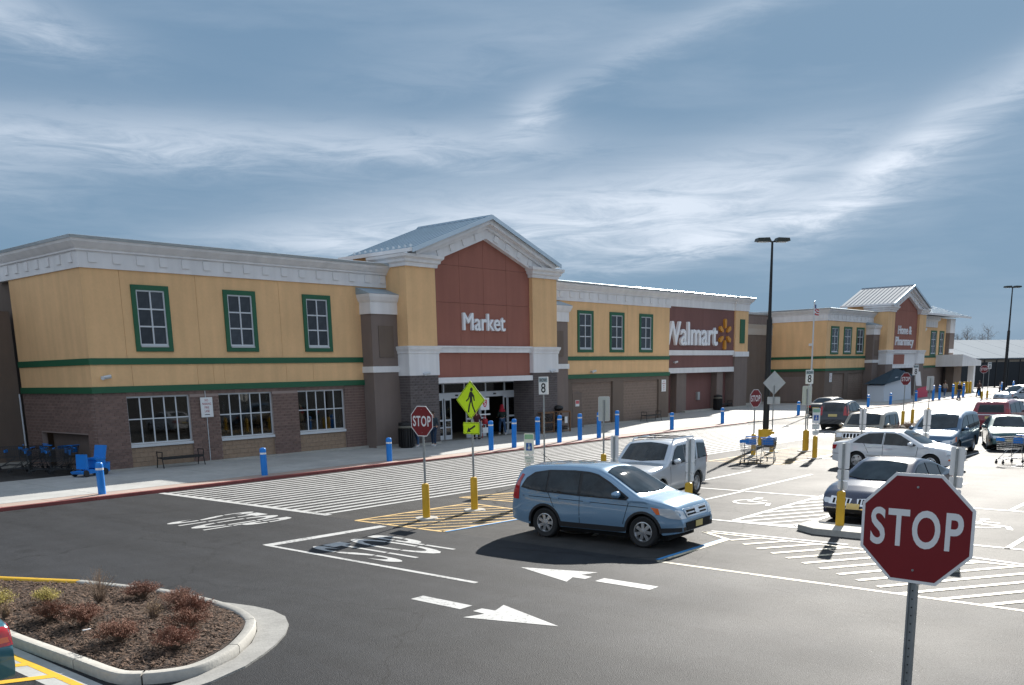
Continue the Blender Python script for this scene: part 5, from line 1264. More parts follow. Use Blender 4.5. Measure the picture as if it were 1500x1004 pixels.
obj('pole', MB().tube([(0, 0, 0), (0, 0, 8.4)], .07, 10, .045), alum, t, smooth=50); obj('finial', MB().lathe([(0, 8.38), (.07, 8.44), (.07, 8.5), (0, 8.56)], 10), chrome, t, smooth=60)
mb = MB(); n = 8; st_ = []
for c in range(5):
    mb.cur = c % 2
    for i in range(n):
        def q(i, u): x = i / n * .85; return (.05 + x * .8, -.08 * math.sin(i * .9) * i / n, 8.3 - x * .45 - u * (.75 - .35 * i / n) / 5)
        mb.add([q(i, c), q(i + 1, c), q(i + 1, c + 1), q(i, c + 1)], [(0, 1, 2, 3)])
obj('flag', mb, [flagred, signwhite], t, smooth=50)
mb = MB(); mb.box(.05, .30, -.02, .02, 8.02, 8.30); obj('flag_canton', mb, flagblue, t)

# ---------------------------------------------------------------- street furniture
def bench(label, loc, rz):
    t = thing('bench', label, 'bench', loc, rz)
    for s in (-1, 1):
        mb = MB()
        for y0, yt in ((-.28, -.24), (.28, .24)): mb.tube([(s * .98, y0, 0), (s * .98, yt * .8, .42), (s * .98, yt, .68)], .022, 6)
        mb.tube([(s * .98, -.24, .68), (s * .98, .24, .68)], .022, 6); mb.tube([(s * .98, -.22, .42), (s * .98, .22, .42)], .02, 6); obj('end_frame', mb, black, t)
    me = MB().box(-.97, .97, 0, .07, .43, .45).mesh('slat', black)
    for i in range(5): link('slat', me, t, (0, -.22 + i * .09, 0))
    obj('apron', MB().box(-.97, .97, -.235, -.222, .36, .45), black, t); return t
bench('black metal bench below the first shop window', (21.3, 37.55, .1), 0)
bench('black metal bench before the tan wall right of the entrance', (59.2, 37.6, .06), 0)
bench('black metal bench under the brown panel with the store name', (79.0, 42.2, .06), 0)
def trash(label, loc, h=1.38, r=.38):
    t = thing('rubbish_bin', label, 'rubbish bin', loc)
    obj('bin_body', MB().lathe([(r * .86, 0), (r * .9, .05), (r * .9, h * .72), (r, h * .74)], 18), black, t, smooth=40)
    mb = MB()
    for k in range(16):
        a = R(22.5 * k); c, s_ = math.cos(a) * r, math.sin(a) * r; mb.box(c - .03, c + .03, s_ - .03, s_ + .03, .06, h * .72)
    obj('bin_slats', mb, black, t, fix=False)
    obj('ash_ring', MB().lathe([(r, h * .74), (r * 1.03, h * .76), (r * 1.03, h * .8), (r, h * .82)], 18), M('bin_band', (.16, .15, .12), .6), t, smooth=40)
    obj('lid', MB().lathe([(r, h * .82), (r * 1.05, h * .86), (r, h * .94), (0, h)], 18), black, t, smooth=50); return t
trash('black litter bin beside the left entrance pilaster and the man in jeans', (33.4, 36.2, .06)); trash('black litter bin before the brown panel with the store name', (76.2, 41.4, .06))
# firewood racks by the entrance
wood = M('rack_timber', (.20, .11, .06), .8, var=(6, .25)); log = M('bundled_logs', (.07, .055, .045), .9, var=(14, .5))
for i, (x, y) in enumerate(((45.35, 36.6), (46.75, 36.4))):
    t = thing('timber_rack', ('left timber rack of dark bundles beside the entrance brick column', 'right timber rack with a white price card, topped by a black kettle grill')[i], 'display rack', (x, y, .06))
    for px in (-.6, .55):
        for py in (-.35, .35): obj('corner_post', MB().box(px - .04, px + .04, py - .04, py + .04, 0, 1.25), wood, t)
    for z in (.06, .62, 1.2): obj('shelf_rail', MB().box(-.56, .51, -.38, -.31, z, z + .06), wood, t)
    obj('rack_top', MB().box(-.62, .60, -.4, .4, 1.262, 1.30), wood, t)
    for a in range(3):
        for b in range(2):
            mb = MB()
            for k in range(6): mb.tube([(-.48 + a * .34 + (k % 3) * .1, -.25, .18 + b * .56 + (k // 3) * .14), (-.48 + a * .34 + (k % 3) * .1, .28, .18 + b * .56 + (k // 3) * .14)], .055, 6)
            obj('log_bundle', mb, log, t)
    if i: obj('price_card', MB().box(-.05, .22, -.41, -.385, .55, .95), signwhite, t)
g = thing('kettle_grill', 'black kettle grill standing on the right timber rack', 'grill', (46.7, 36.5, 1.36)); obj('bowl', MB().lathe([(.05, 0), (.26, .06), (.31, .16)], 16), black, g, smooth=50); obj('lid', MB().lathe([(.32, .165), (.29, .27), (.12, .35), (0, .36)], 16), black, g, smooth=50)
# charity stand by the doors
t = thing('charity_stand', 'red and white charity kettle stand with a white shield sign between the doors', 'stand', (40.6, 37.2, .06), R(-8))
for s in (-1, 0, 1): obj('leg', MB().tube([(s * .06, .0, 1.3), (s * .32, -.12 if s else .3, 0)], .018, 6), M('red_tube', (.45, .02, .03), .4), t)
obj('kettle', MB().lathe([(.03, .78), (.15, .82), (.18, .95), (.15, 1.08), (.06, 1.12), (0, 1.12)], 14), M('red_tube', (.45, .02, .03), .4), t, smooth=50)
obj('banner', MB().box(-.35, .35, -.2, -.18, .30, .62), signwhite, t); obj('crossbar', MB().box(-.5, .4, -.03, 0, 1.33, 1.40), signwhite, t); obj('sign_post', MB().tube([(0, 0, 1.3), (0, 0, 1.75)], .02, 6), steel, t)
sp_ = obj('shield_sign', MB().box(-.33, .33, -.03, 0, 1.62, 2.32), signwhite, t)
obj('red_shield', MB().prism([(-.15, -.031, 2.2), (0, -.031, 2.22), (.15, -.031, 2.2), (.15, -.031, 1.95), (.08, -.031, 1.82), (0, -.031, 1.77), (-.08, -.031, 1.82), (-.15, -.031, 1.95)], (0, -.004, 0)), M('shield_red', (.55, .02, .05), .5), sp_)
link('shield_letter', text_mesh('S', .16, .28, .003, .01, 'shield_letter', signwhite), sp_, (0, -.0352, 1.87))

# ---------------------------------------------------------------- shopping carts
def cart(label, loc, rz, m=None, accent=blue, group=None):
    """wire basket cart, pushed along +x"""
    m = m or M('cart_wire', (.30, .31, .32), .35, .8); t = thing('shopping_cart', label, 'shopping cart', loc, rz, group)
    mb = MB(); X0, X1 = -.42, .52
    def ring(z, f):  # basket tapers to the nose and to the floor
        w0, w1 = .27 * f, .19 * f; return [(X0 + (1 - f) * .18, -w0, z), (X1 - (1 - f) * .2, -w1, z + .02 * 0), (X1 - (1 - f) * .2, w1, z), (X0 + (1 - f) * .18, w0, z)]
    lv = [(1.0, 1.0), (.93, .98), (.85, .95), (.77, .92), (.69, .89), (.60, .86), (.54, .84)]
    R_ = [ring(z, f) for z, f in lv]
    for i, r_ in enumerate(R_): mb.tube(r_ + [r_[0]], .010 if i in (0, 6) else .005, 5)
    for side in ((0, 1), (2, 3), (1, 2), (3, 0)):
        n = 11 if side in ((0, 1), (2, 3)) else 6
        for k in range(n + 1):
            u = k / n; a = Vector(R_[0][side[0]]).lerp(Vector(R_[0][side[1]]), u); b = Vector(R_[-1][side[0]]).lerp(Vector(R_[-1][side[1]]), u); mb.tube([a, b], .004, 4)
    for k in range(8):
        u = k / 7; a = Vector(R_[-1][0]).lerp(Vector(R_[-1][1]), u); b = Vector(R_[-1][3]).lerp(Vector(R_[-1][2]), u); mb.tube([a, b], .004, 4)
    obj('wire_basket', mb, m, t)
    mb = MB()
    for s in (-1, 1):
        mb.tube([(X0 - .12, s * .25, 1.04), (X0 + .02, s * .26, .90), (-.33, s * .24, .50), (-.42, s * .26, .16)], .014, 6); mb.tube([(-.40, s * .26, .17), (.1, s * .22, .22), (.48, s * .16, .15)], .014, 6); mb.tube([(-.2, s * .235, .52), (.38, s * .17, .17)], .012, 6)
    for x, w in ((-.3, .24), (0, .22), (.3, .18)): mb.tube([(x, -w, .2), (x, w, .2)], .008, 5)
    obj('undercarriage', mb, m, t)
    obj('handle_bar', MB().tube([(X0 - .13, -.27, 1.05), (X0 - .13, .27, 1.05)], .022, 8), accent, t, smooth=50)
    obj('child_seat_flap', MB().box(X0 + .02, X0 + .05, -.22, .22, .74, .98), accent, t)
    obj('nose_bumper', MB().box(X1 - .02, X1 + .015, -.19, .19, .88, 1.0), accent, t)
    for x, y in ((-.42, -.26), (-.42, .26), (.46, -.16), (.46, .16)):
        w = obj('castor', MB().lathe([(.035, -.014), (.062, -.014), (.062, .014), (.035, .014), (.035, -.014)], 12, (x, y, .062), 'y'), blackp, t, smooth=40); obj('castor_fork', MB().box(x - .015, x + .015, y - .02, y + .02, .1, .19), m, w)
    return t
c1 = cart('empty wire cart standing by the distant stop sign, left of the laden cart', (34.9, 17.55, 0), R(-170))
c2 = cart('wire cart with a blue bag and brown sack under the lamp post', (35.7, 17.0, 0), R(15))
o = obj('brown_sack', MB().lathe([(.02, 0), (.22, .05), (.26, .2), (.2, .34), (.03, .38)], 12), M('sack', (.16, .11, .05), .9)); o.location = (35.75, 17.0, .60); o.scale = (1.5, .9, 1); tag(o, 'brown sack lying in the cart under the lamp post', 'sack')
o = obj('blue_bag', MB().lathe([(.02, 0), (.13, .04), (.15, .15), (.03, .24)], 10), blue); o.location = (35.50, 16.92, .86); tag(o, 'blue bag on top of the laden cart under the lamp post', 'bag')
o = obj('white_leaflet', MB().box(-.3, .3, -.14, .14, 0, .015), signwhite); o.location = (36.05, 17.0, 1.06); o.rotation_euler = (0, R(-8), R(10)); tag(o, 'white sheet lying across the handle of the laden cart', 'sheet')
c3 = cart('lone wire cart at the right edge beside the dark green sedan', (39.85, 9.05, 0), R(150))
dk = M('dark_cart_wire', (.045, .05, .055), .45, .6)
cb = cart('dark wire cart in the tangle of carts at the brick bay, nearest to the scooter', (16.9, 39.3, .09), R(165), dk, blue, 'shopping carts outside the brick bay')
L = [(16.35, 39.9, 150, 'dark wire cart in the tangle at the brick bay, nose against the nearest cart'), (17.25, 40.4, 172, 'dark wire cart close to the brick wall at the bay mouth'), (16.9, 41.5, 195, 'dark wire cart in the middle of the tangle at the brick bay'),
     (16.1, 41.3, 140, 'dark wire cart on the road side of the tangle at the brick bay'), (17.2, 42.6, 180, 'dark wire cart at the back of the tangle, by the bay end'), (16.5, 43.3, 160, 'dark wire cart farthest left in the tangle, near the downpipe'), (18.0, 41.0, 90, 'dark wire cart half inside the brick bay')]
for x, y, a, lab in L: dup(cb, (x, y, .09), R(a), lab)
# electric mobility scooter cart
t = thing('mobility_scooter', 'bright blue electric shopping scooter behind the nearest bollard', 'scooter', (17.15, 37.3, .1), R(200))
obj('deck', MB().prism([(-.75, -.3, .12), (.65, -.3, .12), (.72, -.3, .22), (.2, -.3, .26), (-.1, -.3, .26), (-.8, -.3, .50)], (0, .6, 0)), blue, t)
obj('seat_base', MB().prism([(-.62, -.26, .3), (-.1, -.26, .3), (-.14, -.26, .62), (-.6, -.26, .62)], (0, .52, 0)), blue, t); obj('seat', MB().box(-.62, -.08, -.28, .28, .625, .70), blue, t)
obj('backrest', MB().prism([(-.62, -.27, .70), (-.54, -.27, .70), (-.66, -.27, 1.18), (-.76, -.27, 1.16)], (0, .54, 0)), blue, t)
obj('steering_column', MB().tube([(.42, 0, .22), (.30, 0, .92)], .035, 8), blackp, t); obj('front_panel', MB().prism([(.30, -.25, .3), (.44, -.25, .3), (.40, -.25, .88), (.30, -.25, .88)], (0, .5, 0)), blue, t)
for x in (-.5, .5):
    for y in (-.3, .3): obj('wheel', MB().lathe([(.05, -.04), (.13, -.04), (.14, 0), (.13, .04), (.05, .04)], 14, (x, y, .14), 'y'), blackp, t, smooth=40)
# ---------------------------------------------------------------- people
def skin_mesh(name, pts, edges, radii, m, root=0, sub=1):
    me = bpy.data.meshes.new(name); me.from_pydata([tuple(p) for p in pts], edges, [])
    o = bpy.data.objects.new(name, me); COL.objects.link(o)
    md = o.modifiers.new('skin', 'SKIN'); md.use_smooth_shade = True
    for i, v in enumerate(me.skin_vertices[0].data):
        r = radii[i]; v.radius = r if isinstance(r, tuple) else (r, r)
        v.use_root = (i == root)
    sb = o.modifiers.new('sub', 'SUBSURF'); sb.levels = sub; sb.render_levels = sub
    dg = bpy.context.evaluated_depsgraph_get(); m2 = bpy.data.meshes.new_from_object(o.evaluated_get(dg))
    bpy.data.objects.remove(o); m2.name = name; m2.materials.clear(); m2.materials.append(m)
    for p in m2.polygons: p.use_smooth = True; p.material_index = 0
    return m2
def person(label, loc, rz, h=1.75, top=darkcloth, legs=denim, hood=None, stride=.25, armf=(.1, .2), lean=0, hair=hairm, shoes=whitecloth, parent=None):
    """facing local -y; feet on the ground"""
    t = thing('person', label, 'person', loc, rz); k = h / 1.75
    V = lambda x, y, z: Vector((x * k, (y - lean * max(0, z - .9)) * k, z * k))
    P = {}; names = []; pts = []
    def n(a, x, y, z, r): P[a] = len(pts); pts.append(V(x, y, z)); names.append(a); rad.append(tuple(q * k for q in r) if isinstance(r, tuple) else r * k)
    rad = []
    n('pelvis', 0, 0, .95, (.15, .11)); n('waist', 0, -.01, 1.08, (.135, .10)); n('chest', 0, 0, 1.30, (.165, .115)); n('neckb', 0, .01, 1.45, .075); n('neck', 0, 0, 1.52, .055); n('head0', 0, -.01, 1.60, (.072, .085)); n('head1', 0, -.015, 1.68, (.076, .092)); n('head2', 0, -.01, 1.735, .05)
    for s, c in ((-1, 'l'), (1, 'r')):
        f = stride * s
        n('hip' + c, s * .10, 0, .90, .098); n('knee' + c, s * .11, -f * .45 - .02, .50, .062); n('calf' + c, s * .11, -f * .55 + .03, .34, .058); n('ankle' + c, s * .115, -f * .8 + .03, .09, .042); n('toe' + c, s * .125, -f * .8 - .13, .035, (.042, .032))
        n('sh' + c, s * .18, 0, 1.40, .062); a = armf[0 if s < 0 else 1]
        n('elbow' + c, s * .25, -a * .35 + .03, 1.14, .045); n('wrist' + c, s * .24, -a - .02, .98 + a * .9 * .5, .030); n('hand' + c, s * .235, -a - .08, .95 + a * .5, .036); n('finger' + c, s * .23, -a - .14, .91 + a * .5, .020); n('thumb' + c, s * .20, -a - .11, .94 + a * .5, .012)
    E_ = [('pelvis', 'waist'), ('waist', 'chest'), ('chest', 'neckb'), ('neckb', 'neck'), ('neck', 'head0'), ('head0', 'head1'), ('head1', 'head2')]
    for c in 'lr': E_ += [('pelvis', 'hip' + c), ('hip' + c, 'knee' + c), ('knee' + c, 'calf' + c), ('calf' + c, 'ankle' + c), ('ankle' + c, 'toe' + c), ('chest', 'sh' + c), ('sh' + c, 'elbow' + c), ('elbow' + c, 'wrist' + c), ('wrist' + c, 'hand' + c), ('hand' + c, 'finger' + c), ('hand' + c, 'thumb' + c)]
    link('body', skin_mesh('body', pts, [(P[a], P[b]) for a, b in E_], rad, skin), t)
    def sub(nm, keep, grow, m, root):
        idx = {a: i for i, a in enumerate(keep)}; ed = [(idx[a], idx[b]) for a, b in E_ if a in idx and b in idx]
        rr = []
        for a in keep:
            r = rad[P[a]]; rr.append(tuple(q + grow for q in r) if isinstance(r, tuple) else r + grow)
        link(nm, skin_mesh(nm, [pts[P[a]] for a in keep], ed, rr, m, idx[root]), t)
    sub('jacket', ['pelvis', 'waist', 'chest', 'neckb'] + [x + c for c in 'lr' for x in ('sh', 'elbow', 'wrist')], .022 * k, top, 'chest')
    sub('trousers', ['pelvis'] + [x + c for c in 'lr' for x in ('hip', 'knee', 'calf', 'ankle')], .016 * k, legs, 'pelvis')
    for c in 'lr':
        a, b = pts[P['ankle' + c]], pts[P['toe' + c]]; mb = MB(); mb.tube([(a.x, a.y + .06 * k, .045), (a.x, a.y - .02, .055), (b.x, b.y - .03, .038)], .055 * k, 10, .042 * k); obj('shoe', mb, shoes, t, smooth=60)
    hp = pts[P['head1']]
    mb = MB(); mb.lathe([(.0, .115), (.06, .10), (.088, .05), (.092, 0), (.085, -.05), (.07, -.08)], 16)
    for i, v in enumerate(mb.v): mb.v[i] = (hp.x + v[0] * k, hp.y + (v[1] * 1.08 + .022) * k, hp.z + (v[2] + .012) * k)
    if hood:
        mb2 = MB(); mb2.lathe([(.0, .15), (.08, .13), (.115, .05), (.12, -.03), (.13, -.12), (.19, -.24), (.21, -.30)], 16)
        for i, v in enumerate(mb2.v): mb2.v[i] = (hp.x + v[0] * k, hp.y + (v[1] * .95 + .025) * k, hp.z + v[2] * k)
        obj('hood', mb2, hood, t, smooth=60)
    else: obj('hair', mb, hair, t, smooth=60)
    f = MB(); f.tube([(hp.x, hp.y - .085 * k, hp.z + .0), (hp.x, hp.y - .112 * k, hp.z - .035 * k)], .012 * k, 6); 
    for s in (-1, 1): obj('ear', MB().lathe([(.0, -.03), (.022, 0), (.0, .03)], 6, (hp.x + s * .082 * k, hp.y + .0, hp.z - .015)), skin, t, smooth=60)
    obj('nose', f, skin, t, smooth=60, fix=False)
    e = MB()
    for s in (-1, 1): e.lathe([(0, -.004), (.011, 0), (0, .004)], 6, (hp.x + s * .03 * k, hp.y - .090 * k, hp.z - .005), 'y')
    e.box(hp.x - .022, hp.x + .022, hp.y - .088 * k, hp.y - .08 * k, hp.z - .066 * k, hp.z - .058 * k); obj('eyes_and_mouth', e, hairm, t, fix=False)
    return t
person('man in a dark jacket and blue jeans walking left past the litter bin', (34.15, 36.15, .06), R(-70), 1.80, top=M('slate_jacket', (.035, .06, .075), .9), armf=(.28, .22), stride=.34, hair=M('thin_hair', (.30, .18, .13), .7))
person('person in dark trousers standing behind the post of the nearer stop sign', (34.9, 35.7, .06), R(-60), 1.78, legs=M('navy_trousers', (.02, .04, .08), .9), armf=(.1, .1))
person('person with a red hood and light jeans going in at the right entrance door', (43.2, 38.15, .07), R(150), 1.76, top=M('green_jacket', (.02, .035, .03), .9), hood=redcloth, stride=.3)
person('bell ringer in a dark coat and red cap beside the charity stand', (39.55, 36.9, .06), R(-30), 1.70, top=M('dark_red_coat', (.08, .015, .02), .9), legs=M('black_trousers', (.012, .012, .014), .9), stride=.1, hair=redcloth, shoes=black)
person('stout person in a black jacket walking to the far entrance', (104.6, 29.0, .0), R(60), 1.8, top=M('black_jacket', (.012, .013, .016), .9), stride=.4, shoes=black, hair=whitecloth)
person('distant person in a brown coat striding beside the far bollards', (112.6, 29.2, .0), R(-60), 1.75, top=M('brown_coat', (.10, .06, .05), .9), legs=M('black_trousers', (.012, .012, .014), .9), stride=.5, shoes=black)
person('distant person in a pale top between the far blue bollards', (110.0, 32.0, .06), R(80), 1.72, top=M('beige_top', (.35, .3, .24), .9), stride=.3)
person('distant child in a pale coat before the dark fence', (122.5, 29.5, 0), R(20), 1.35, top=M('pale_coat', (.45, .45, .48), .9), legs=M('grey_trousers', (.12, .12, .14), .9), stride=.15)

# ---------------------------------------------------------------- far entrance clutter
t = thing('market_tent', 'low white tent with a dark peaked canopy before the far entrance', 'tent', (101.2, 34.9, .06), 0)
mb = MB(); mb.prism([(-4.2, -.9, 0), (4.0, -.9, 0), (3.8, -.8, 2.3), (-.6, -.8, 2.4), (-4.1, -.8, 1.6)], (0, 1.7, 0)); obj('tent_wall', mb, M('tent_cloth', (.55, .60, .66), .8), t)
mb = MB(); mb.add([(-4.4, -1.1, 1.75), (4.1, -1.1, 2.45), (4.1, 1.2, 2.45), (-4.4, 1.2, 1.75), (1.6, .1, 3.3)], [(0, 1, 4), (1, 2, 4), (2, 3, 4), (3, 0, 4), (3, 2, 1, 0)]); obj('tent_canopy', mb, M('tent_dark', (.012, .035, .055), .8), t)
tag(obj('red_banner', MB().prism([(106.6, 33.9, .1), (110.4, 33.9, .1), (110.2, 33.9, 1.3), (106.9, 33.9, 1.1)], (0, .05, 0)), M('banner_red', (.55, .05, .10), .6)), 'red banner with pale lettering leaning by the far entrance', 'banner')
tag(obj('white_advert_board', MB().prism([(107.6, 34.3, 1.4), (109.4, 34.3, 1.3), (108.6, 34.3, 2.9), (106.9, 34.3, 2.9)], (0, .05, 0)), signwhite), 'tilted white and blue advertising board above the red banner', 'board')
tag(obj('blue_awning', MB().prism([(112.2, 37.5, 1.9), (114.6, 37.5, 1.6), (114.0, 37.5, 2.7), (112.8, 37.5, 3.0)], (0, .4, 0)), blue), 'bright blue folded awning by the far entrance wall', 'awning')
for i in range(6):
    o = obj('yellow_bollard', MB().lathe([(.16, 0), (.16, 1.3), (.1, 1.42), (0, 1.45)], 12), yellowp, None, (120.0 + i * .9, 33.8 - i * .1, .06), smooth=50)
    tag(o, ['leftmost', 'second', 'third', 'fourth', 'fifth', 'rightmost'][i] + ' yellow bollard of the short row by the far side canopy', 'bollard', 'yellow bollards by the side canopy')

# ---------------------------------------------------------------- fence, shed and wood beyond
t = thing('garden_fence', 'tall dark screened fence running right from the far end of the store', 'fence', (150, 38, 0))
fx0, fy0, fx1, fy1 = 133.5, 46.0, 176, 30.0
fd = Vector((fx1 - fx0, fy1 - fy0)); fn = 16; fa = math.atan2(fd.y, fd.x); fl = fd.length / fn
pm = MB().box(.05, fl - .05, -.03, .03, .1, 3.7).mesh('screen_panel', M('fence_mesh', (.016, .020, .026), .8)); qm = MB().box(-.09, .09, -.09, .09, 0, 4.1).mesh('fence_post', black)
for i in range(fn + 1):
    p = Vector((fx0, fy0)) + fd * i / fn
    o = link('fence_post', qm, t, (p.x - 150, p.y - 38, 0)); o.rotation_euler = (0, 0, fa)
    if i < fn: o = link('screen_panel', pm, t, (p.x - 150, p.y - 38, 0)); o.rotation_euler = (0, 0, fa)
t = thing('long_shed', 'long pale metal-roofed shed behind the dark fence', 'shed', (230, 75, 0))
a = Vector((165, 92, 0)); b = Vector((300, 40, 0)); d = (b - a); dn = Vector((-d.y, d.x, 0)).normalized(); n = 16
obj('wall', MB().prism([tuple(a - Vector((230, 75, 0))), tuple(b - Vector((230, 75, 0))), tuple(b + dn * 30 - Vector((230, 75, 0))), tuple(a + dn * 30 - Vector((230, 75, 0)))], (0, 0, 4.3)), M('shed_wall', (.40, .33, .26), .8), t)
for i in range(n):
    p, q = a + d * (i / n) - Vector((230, 75, 0)), a + d * ((i + .985) / n) - Vector((230, 75, 0))
    mb = MB(); e0, e1 = -dn * .8 + Vector((0, 0, 4.3)), dn * 15 + Vector((0, 0, 9.0)); up = Vector((0, 0, .2))
    mb.add([p + e0, q + e0, q + e1, p + e1, p + e0 + up, q + e0 + up, q + e1 + up, p + e1 + up], [(0, 1, 5, 4), (4, 5, 6, 7), (1, 2, 6, 5), (2, 3, 7, 6), (3, 0, 4, 7), (0, 3, 2, 1)])
    obj('roof_sheet', mb, M('shed_roof', (.20, .24, .28), .9, 0, .1, var=(.1, .08)), t)
for f_, h_ in ((.10, 11), (.36, 10.4)): 
    p = a + d * f_ + dn * 7 - Vector((230, 75, 0)); obj('roof_vent', MB().lathe([(.5, 6), (.5, h_), (.7, h_ + .1), (0, h_ + .6)], 12, tuple(p)), roofl, t)
barkm = M('bark', (.17, .15, .14), .9); twigf = M('bare_twigs', (.22, .20, .185), .95, var=(.3, .2)); pinef = M('pine_needles', (.06, .09, .075), .9, var=(.4, .3))  # bark and bare twigs lightened in colour to stand in for distance haze
def bare_tree(h, seed, pine=False):
    rnd = random.Random(seed); tr = MB(); tw = MB()
    lean = rnd.uniform(-.4, .4)
    tr.tube([(0, 0, 0), (lean * .5, 0, h * .5), (lean, 0, h * .96)], h * .018, 6, h * .003)
    nb = 34 if not pine else 60
    for i in range(nb):
        z = h * (.22 + .75 * i / nb); a = rnd.uniform(0, 6.28); ln = h * (.30 * (1 - abs(i / nb - .35)) + .03) * rnd.uniform(.6, 1.15); el = rnd.uniform(.35, .95) if not pine else rnd.uniform(-.1, .2)
        x0_ = lean * z / h; dx, dy = math.cos(a) * math.cos(el), math.sin(a) * math.cos(el)
        mid = (x0_ + dx * ln * .5, dy * ln * .5, z + math.sin(el) * ln * .45); end = (x0_ + dx * ln, dy * ln, z + math.sin(el) * ln * 1.05)
        tr.tube([(x0_, 0, z), mid, end], h * .004, 4, h * .001)
        for k in range(40 if not pine else 46):
            u = rnd.uniform(.2, 1.1); px = x0_ + dx * ln * u + rnd.gauss(0, h * .025); py = dy * ln * u + rnd.gauss(0, h * .025); pz = z + math.sin(el) * ln * u + rnd.gauss(0, h * .03)
            s_ = h * (.03 if not pine else .028); b2 = rnd.uniform(0, 6.28); w = h * (.0022 if not pine else .010)
            tw.add([(px, py, pz), (px + w, py + w, pz), (px + s_ * math.cos(b2) + w * .4, py + s_ * math.sin(b2), pz + s_ * rnd.uniform(-.2, 1.2))], [(0, 1, 2)])
    return tr.mesh('trunk', barkm, fix=False), tw.mesh('crown', pinef if pine else twigf, fix=False)
kinds = [(bare_tree(13, 1), 0), (bare_tree(15, 2), 0), (bare_tree(14, 3), 0), (bare_tree(12, 4, True), 1)]
rt = random.Random(5)
for i in range(44):
    u = (i % 22) / 21; row = i // 22
    x_ = 270 + u * 36 + row * 10 + rt.uniform(-1.5, 1.5); y_ = 124 - u * 46 + row * 10 + rt.uniform(-2, 2)
    pine = i in (12, 13, 14, 33, 34); (tr, tw), _ = kinds[3] if pine else kinds[rt.randrange(3)]
    t = thing('pine_tree' if pine else 'bare_tree', ('dark evergreen tree standing among the bare trees beyond the shed' if pine else 'leafless winter tree in the belt beyond the shed'), 'tree', (x_, y_, 0), rt.uniform(0, 6.28), 'evergreens beyond the shed' if pine else 'bare trees beyond the shed')
    link('trunk', tr, t); link('crown', tw, t); s_ = rt.uniform(.75, 1.05); t.scale = (s_ * 1.1, s_ * 1.1, s_ * (.92 + .08 * row))
# small planted bed in the lot
t = thing('planting_bed', 'small brown planting bed behind the beige SUV and the dark blue minivan', 'planting bed', (57.5, 18.3, 0))
mb = MB(); mb.prism([(-2.6, -1.2, 0), (2.6, -1.2, 0), (3.0, 0, 0), (2.6, 1.3, 0), (-2.6, 1.3, 0), (-3.0, 0, 0)], (0, 0, .15)); obj('kerb_ring', mb, kerbm, t)
mb = MB(); mb.prism([(-2.4, -1.0, .12), (2.4, -1.0, .12), (2.8, 0, .12), (2.4, 1.1, .12), (-2.4, 1.1, .12), (-2.8, 0, .12)], (0, 0, .08)); obj('mulch_bed', mb, mulch, t)
# ---------------------------------------------------------------- planted island, lower left
OUT = [(3.2, 24.5), (3.6, 22.0), (4.4, 18), (5.20, 15.0), (5.20, 14.3), (5.26, 12.6), (5.29, 11.65), (5.42, 11.30), (5.75, 11.02), (6.19, 10.91), (6.86, 11.2), (7.45, 11.68), (7.87, 12.13), (8.14, 12.58), (8.34, 13.35), (8.38, 14.5), (8.26, 15.7), (7.72, 17.65), (6.86, 19.4), (6.0, 21.0), (4.6, 23.6)]
OUT = [(5.0, 19.5), (5.16, 17.0)] + OUT[3:]
def smooth_loop(P, k=3):
    o = []; n = len(P)
    for i in range(n):
        p0, p1, p2, p3 = [Vector(P[(i + j - 1) % n]) for j in range(4)]
        if (p2 - p1).length > 1.6: o.append(tuple(p1)); continue
        for s in range(k):
            t = s / k; q = .5 * ((2 * p1) + (p2 - p0) * t + (2 * p0 - 5 * p1 + 4 * p2 - p3) * t * t + (3 * p1 - p0 - 3 * p2 + p3) * t ** 3); o.append(tuple(q))
    return o
OUT = smooth_loop(OUT)
def offset(poly, d):
    n = len(poly); o = []
    for i in range(n):
        a, b, c = Vector(poly[i - 1]), Vector(poly[i]), Vector(poly[(i + 1) % n]); d1 = (b - a).normalized(); d2 = (c - b).normalized()
        n1, n2 = Vector((-d1.y, d1.x)), Vector((-d2.y, d2.x)); m = n1 + n2; m = m / max(.5, m.dot(n1)); o.append((b.x + m.x * d, b.y + m.y * d))
    return o
INN = offset(OUT, .17)
n = len(OUT); segs = [(0, 2, kerbm), (2, 4, kerbm), (4, 6, kerbm), (6, 9, kerbm), (9, 12, kerbm), (12, 14, kerbm), (14, 16, kerbm)]
kk = thing('planted_island', 'kerbed planting island with bark mulch at the lower left', 'planting bed', (6.8, 14, 0))
def kerb_piece(i0, i1, m, z=.15):
    A = [Vector(OUT[i % n]) for i in range(i0, i1 + 1)]; B = [Vector(INN[i % n]) for i in range(i0, i1 + 1)]
    for P_ in (A, B):
        P_[0] = P_[0].lerp(P_[1], .012 / max(.01, (P_[1] - P_[0]).length)); P_[-1] = P_[-1].lerp(P_[-2], .012 / max(.01, (P_[-1] - P_[-2]).length))
    mb = MB(); vs = []
    for a, b in zip(A, B):
        c = a.lerp(b, .14); e = b.lerp(a, .1); vs += [(a.x, a.y, 0), (a.x, a.y, z - .03), (c.x, c.y, z), (e.x, e.y, z), (b.x, b.y, z - .02), (b.x, b.y, 0)]
    fs = [tuple(i * 6 + q for q in (j, (j + 1) % 6)) + tuple((i + 1) * 6 + q for q in ((j + 1) % 6, j)) for i in range(len(A) - 1) for j in range(6)] + [tuple(range(6)), tuple(range(len(vs) - 6, len(vs)))]
    mb.add(vs, fs); obj('kerb_stone', mb, m, kk, world=True, smooth=50)
i = 0
cuts = [0]
for i in range(1, n):
    if (Vector(OUT[i]) - Vector(OUT[cuts[-1]])).length > 1.35 and n - i > 1: cuts.append(i)
cuts.append(n)
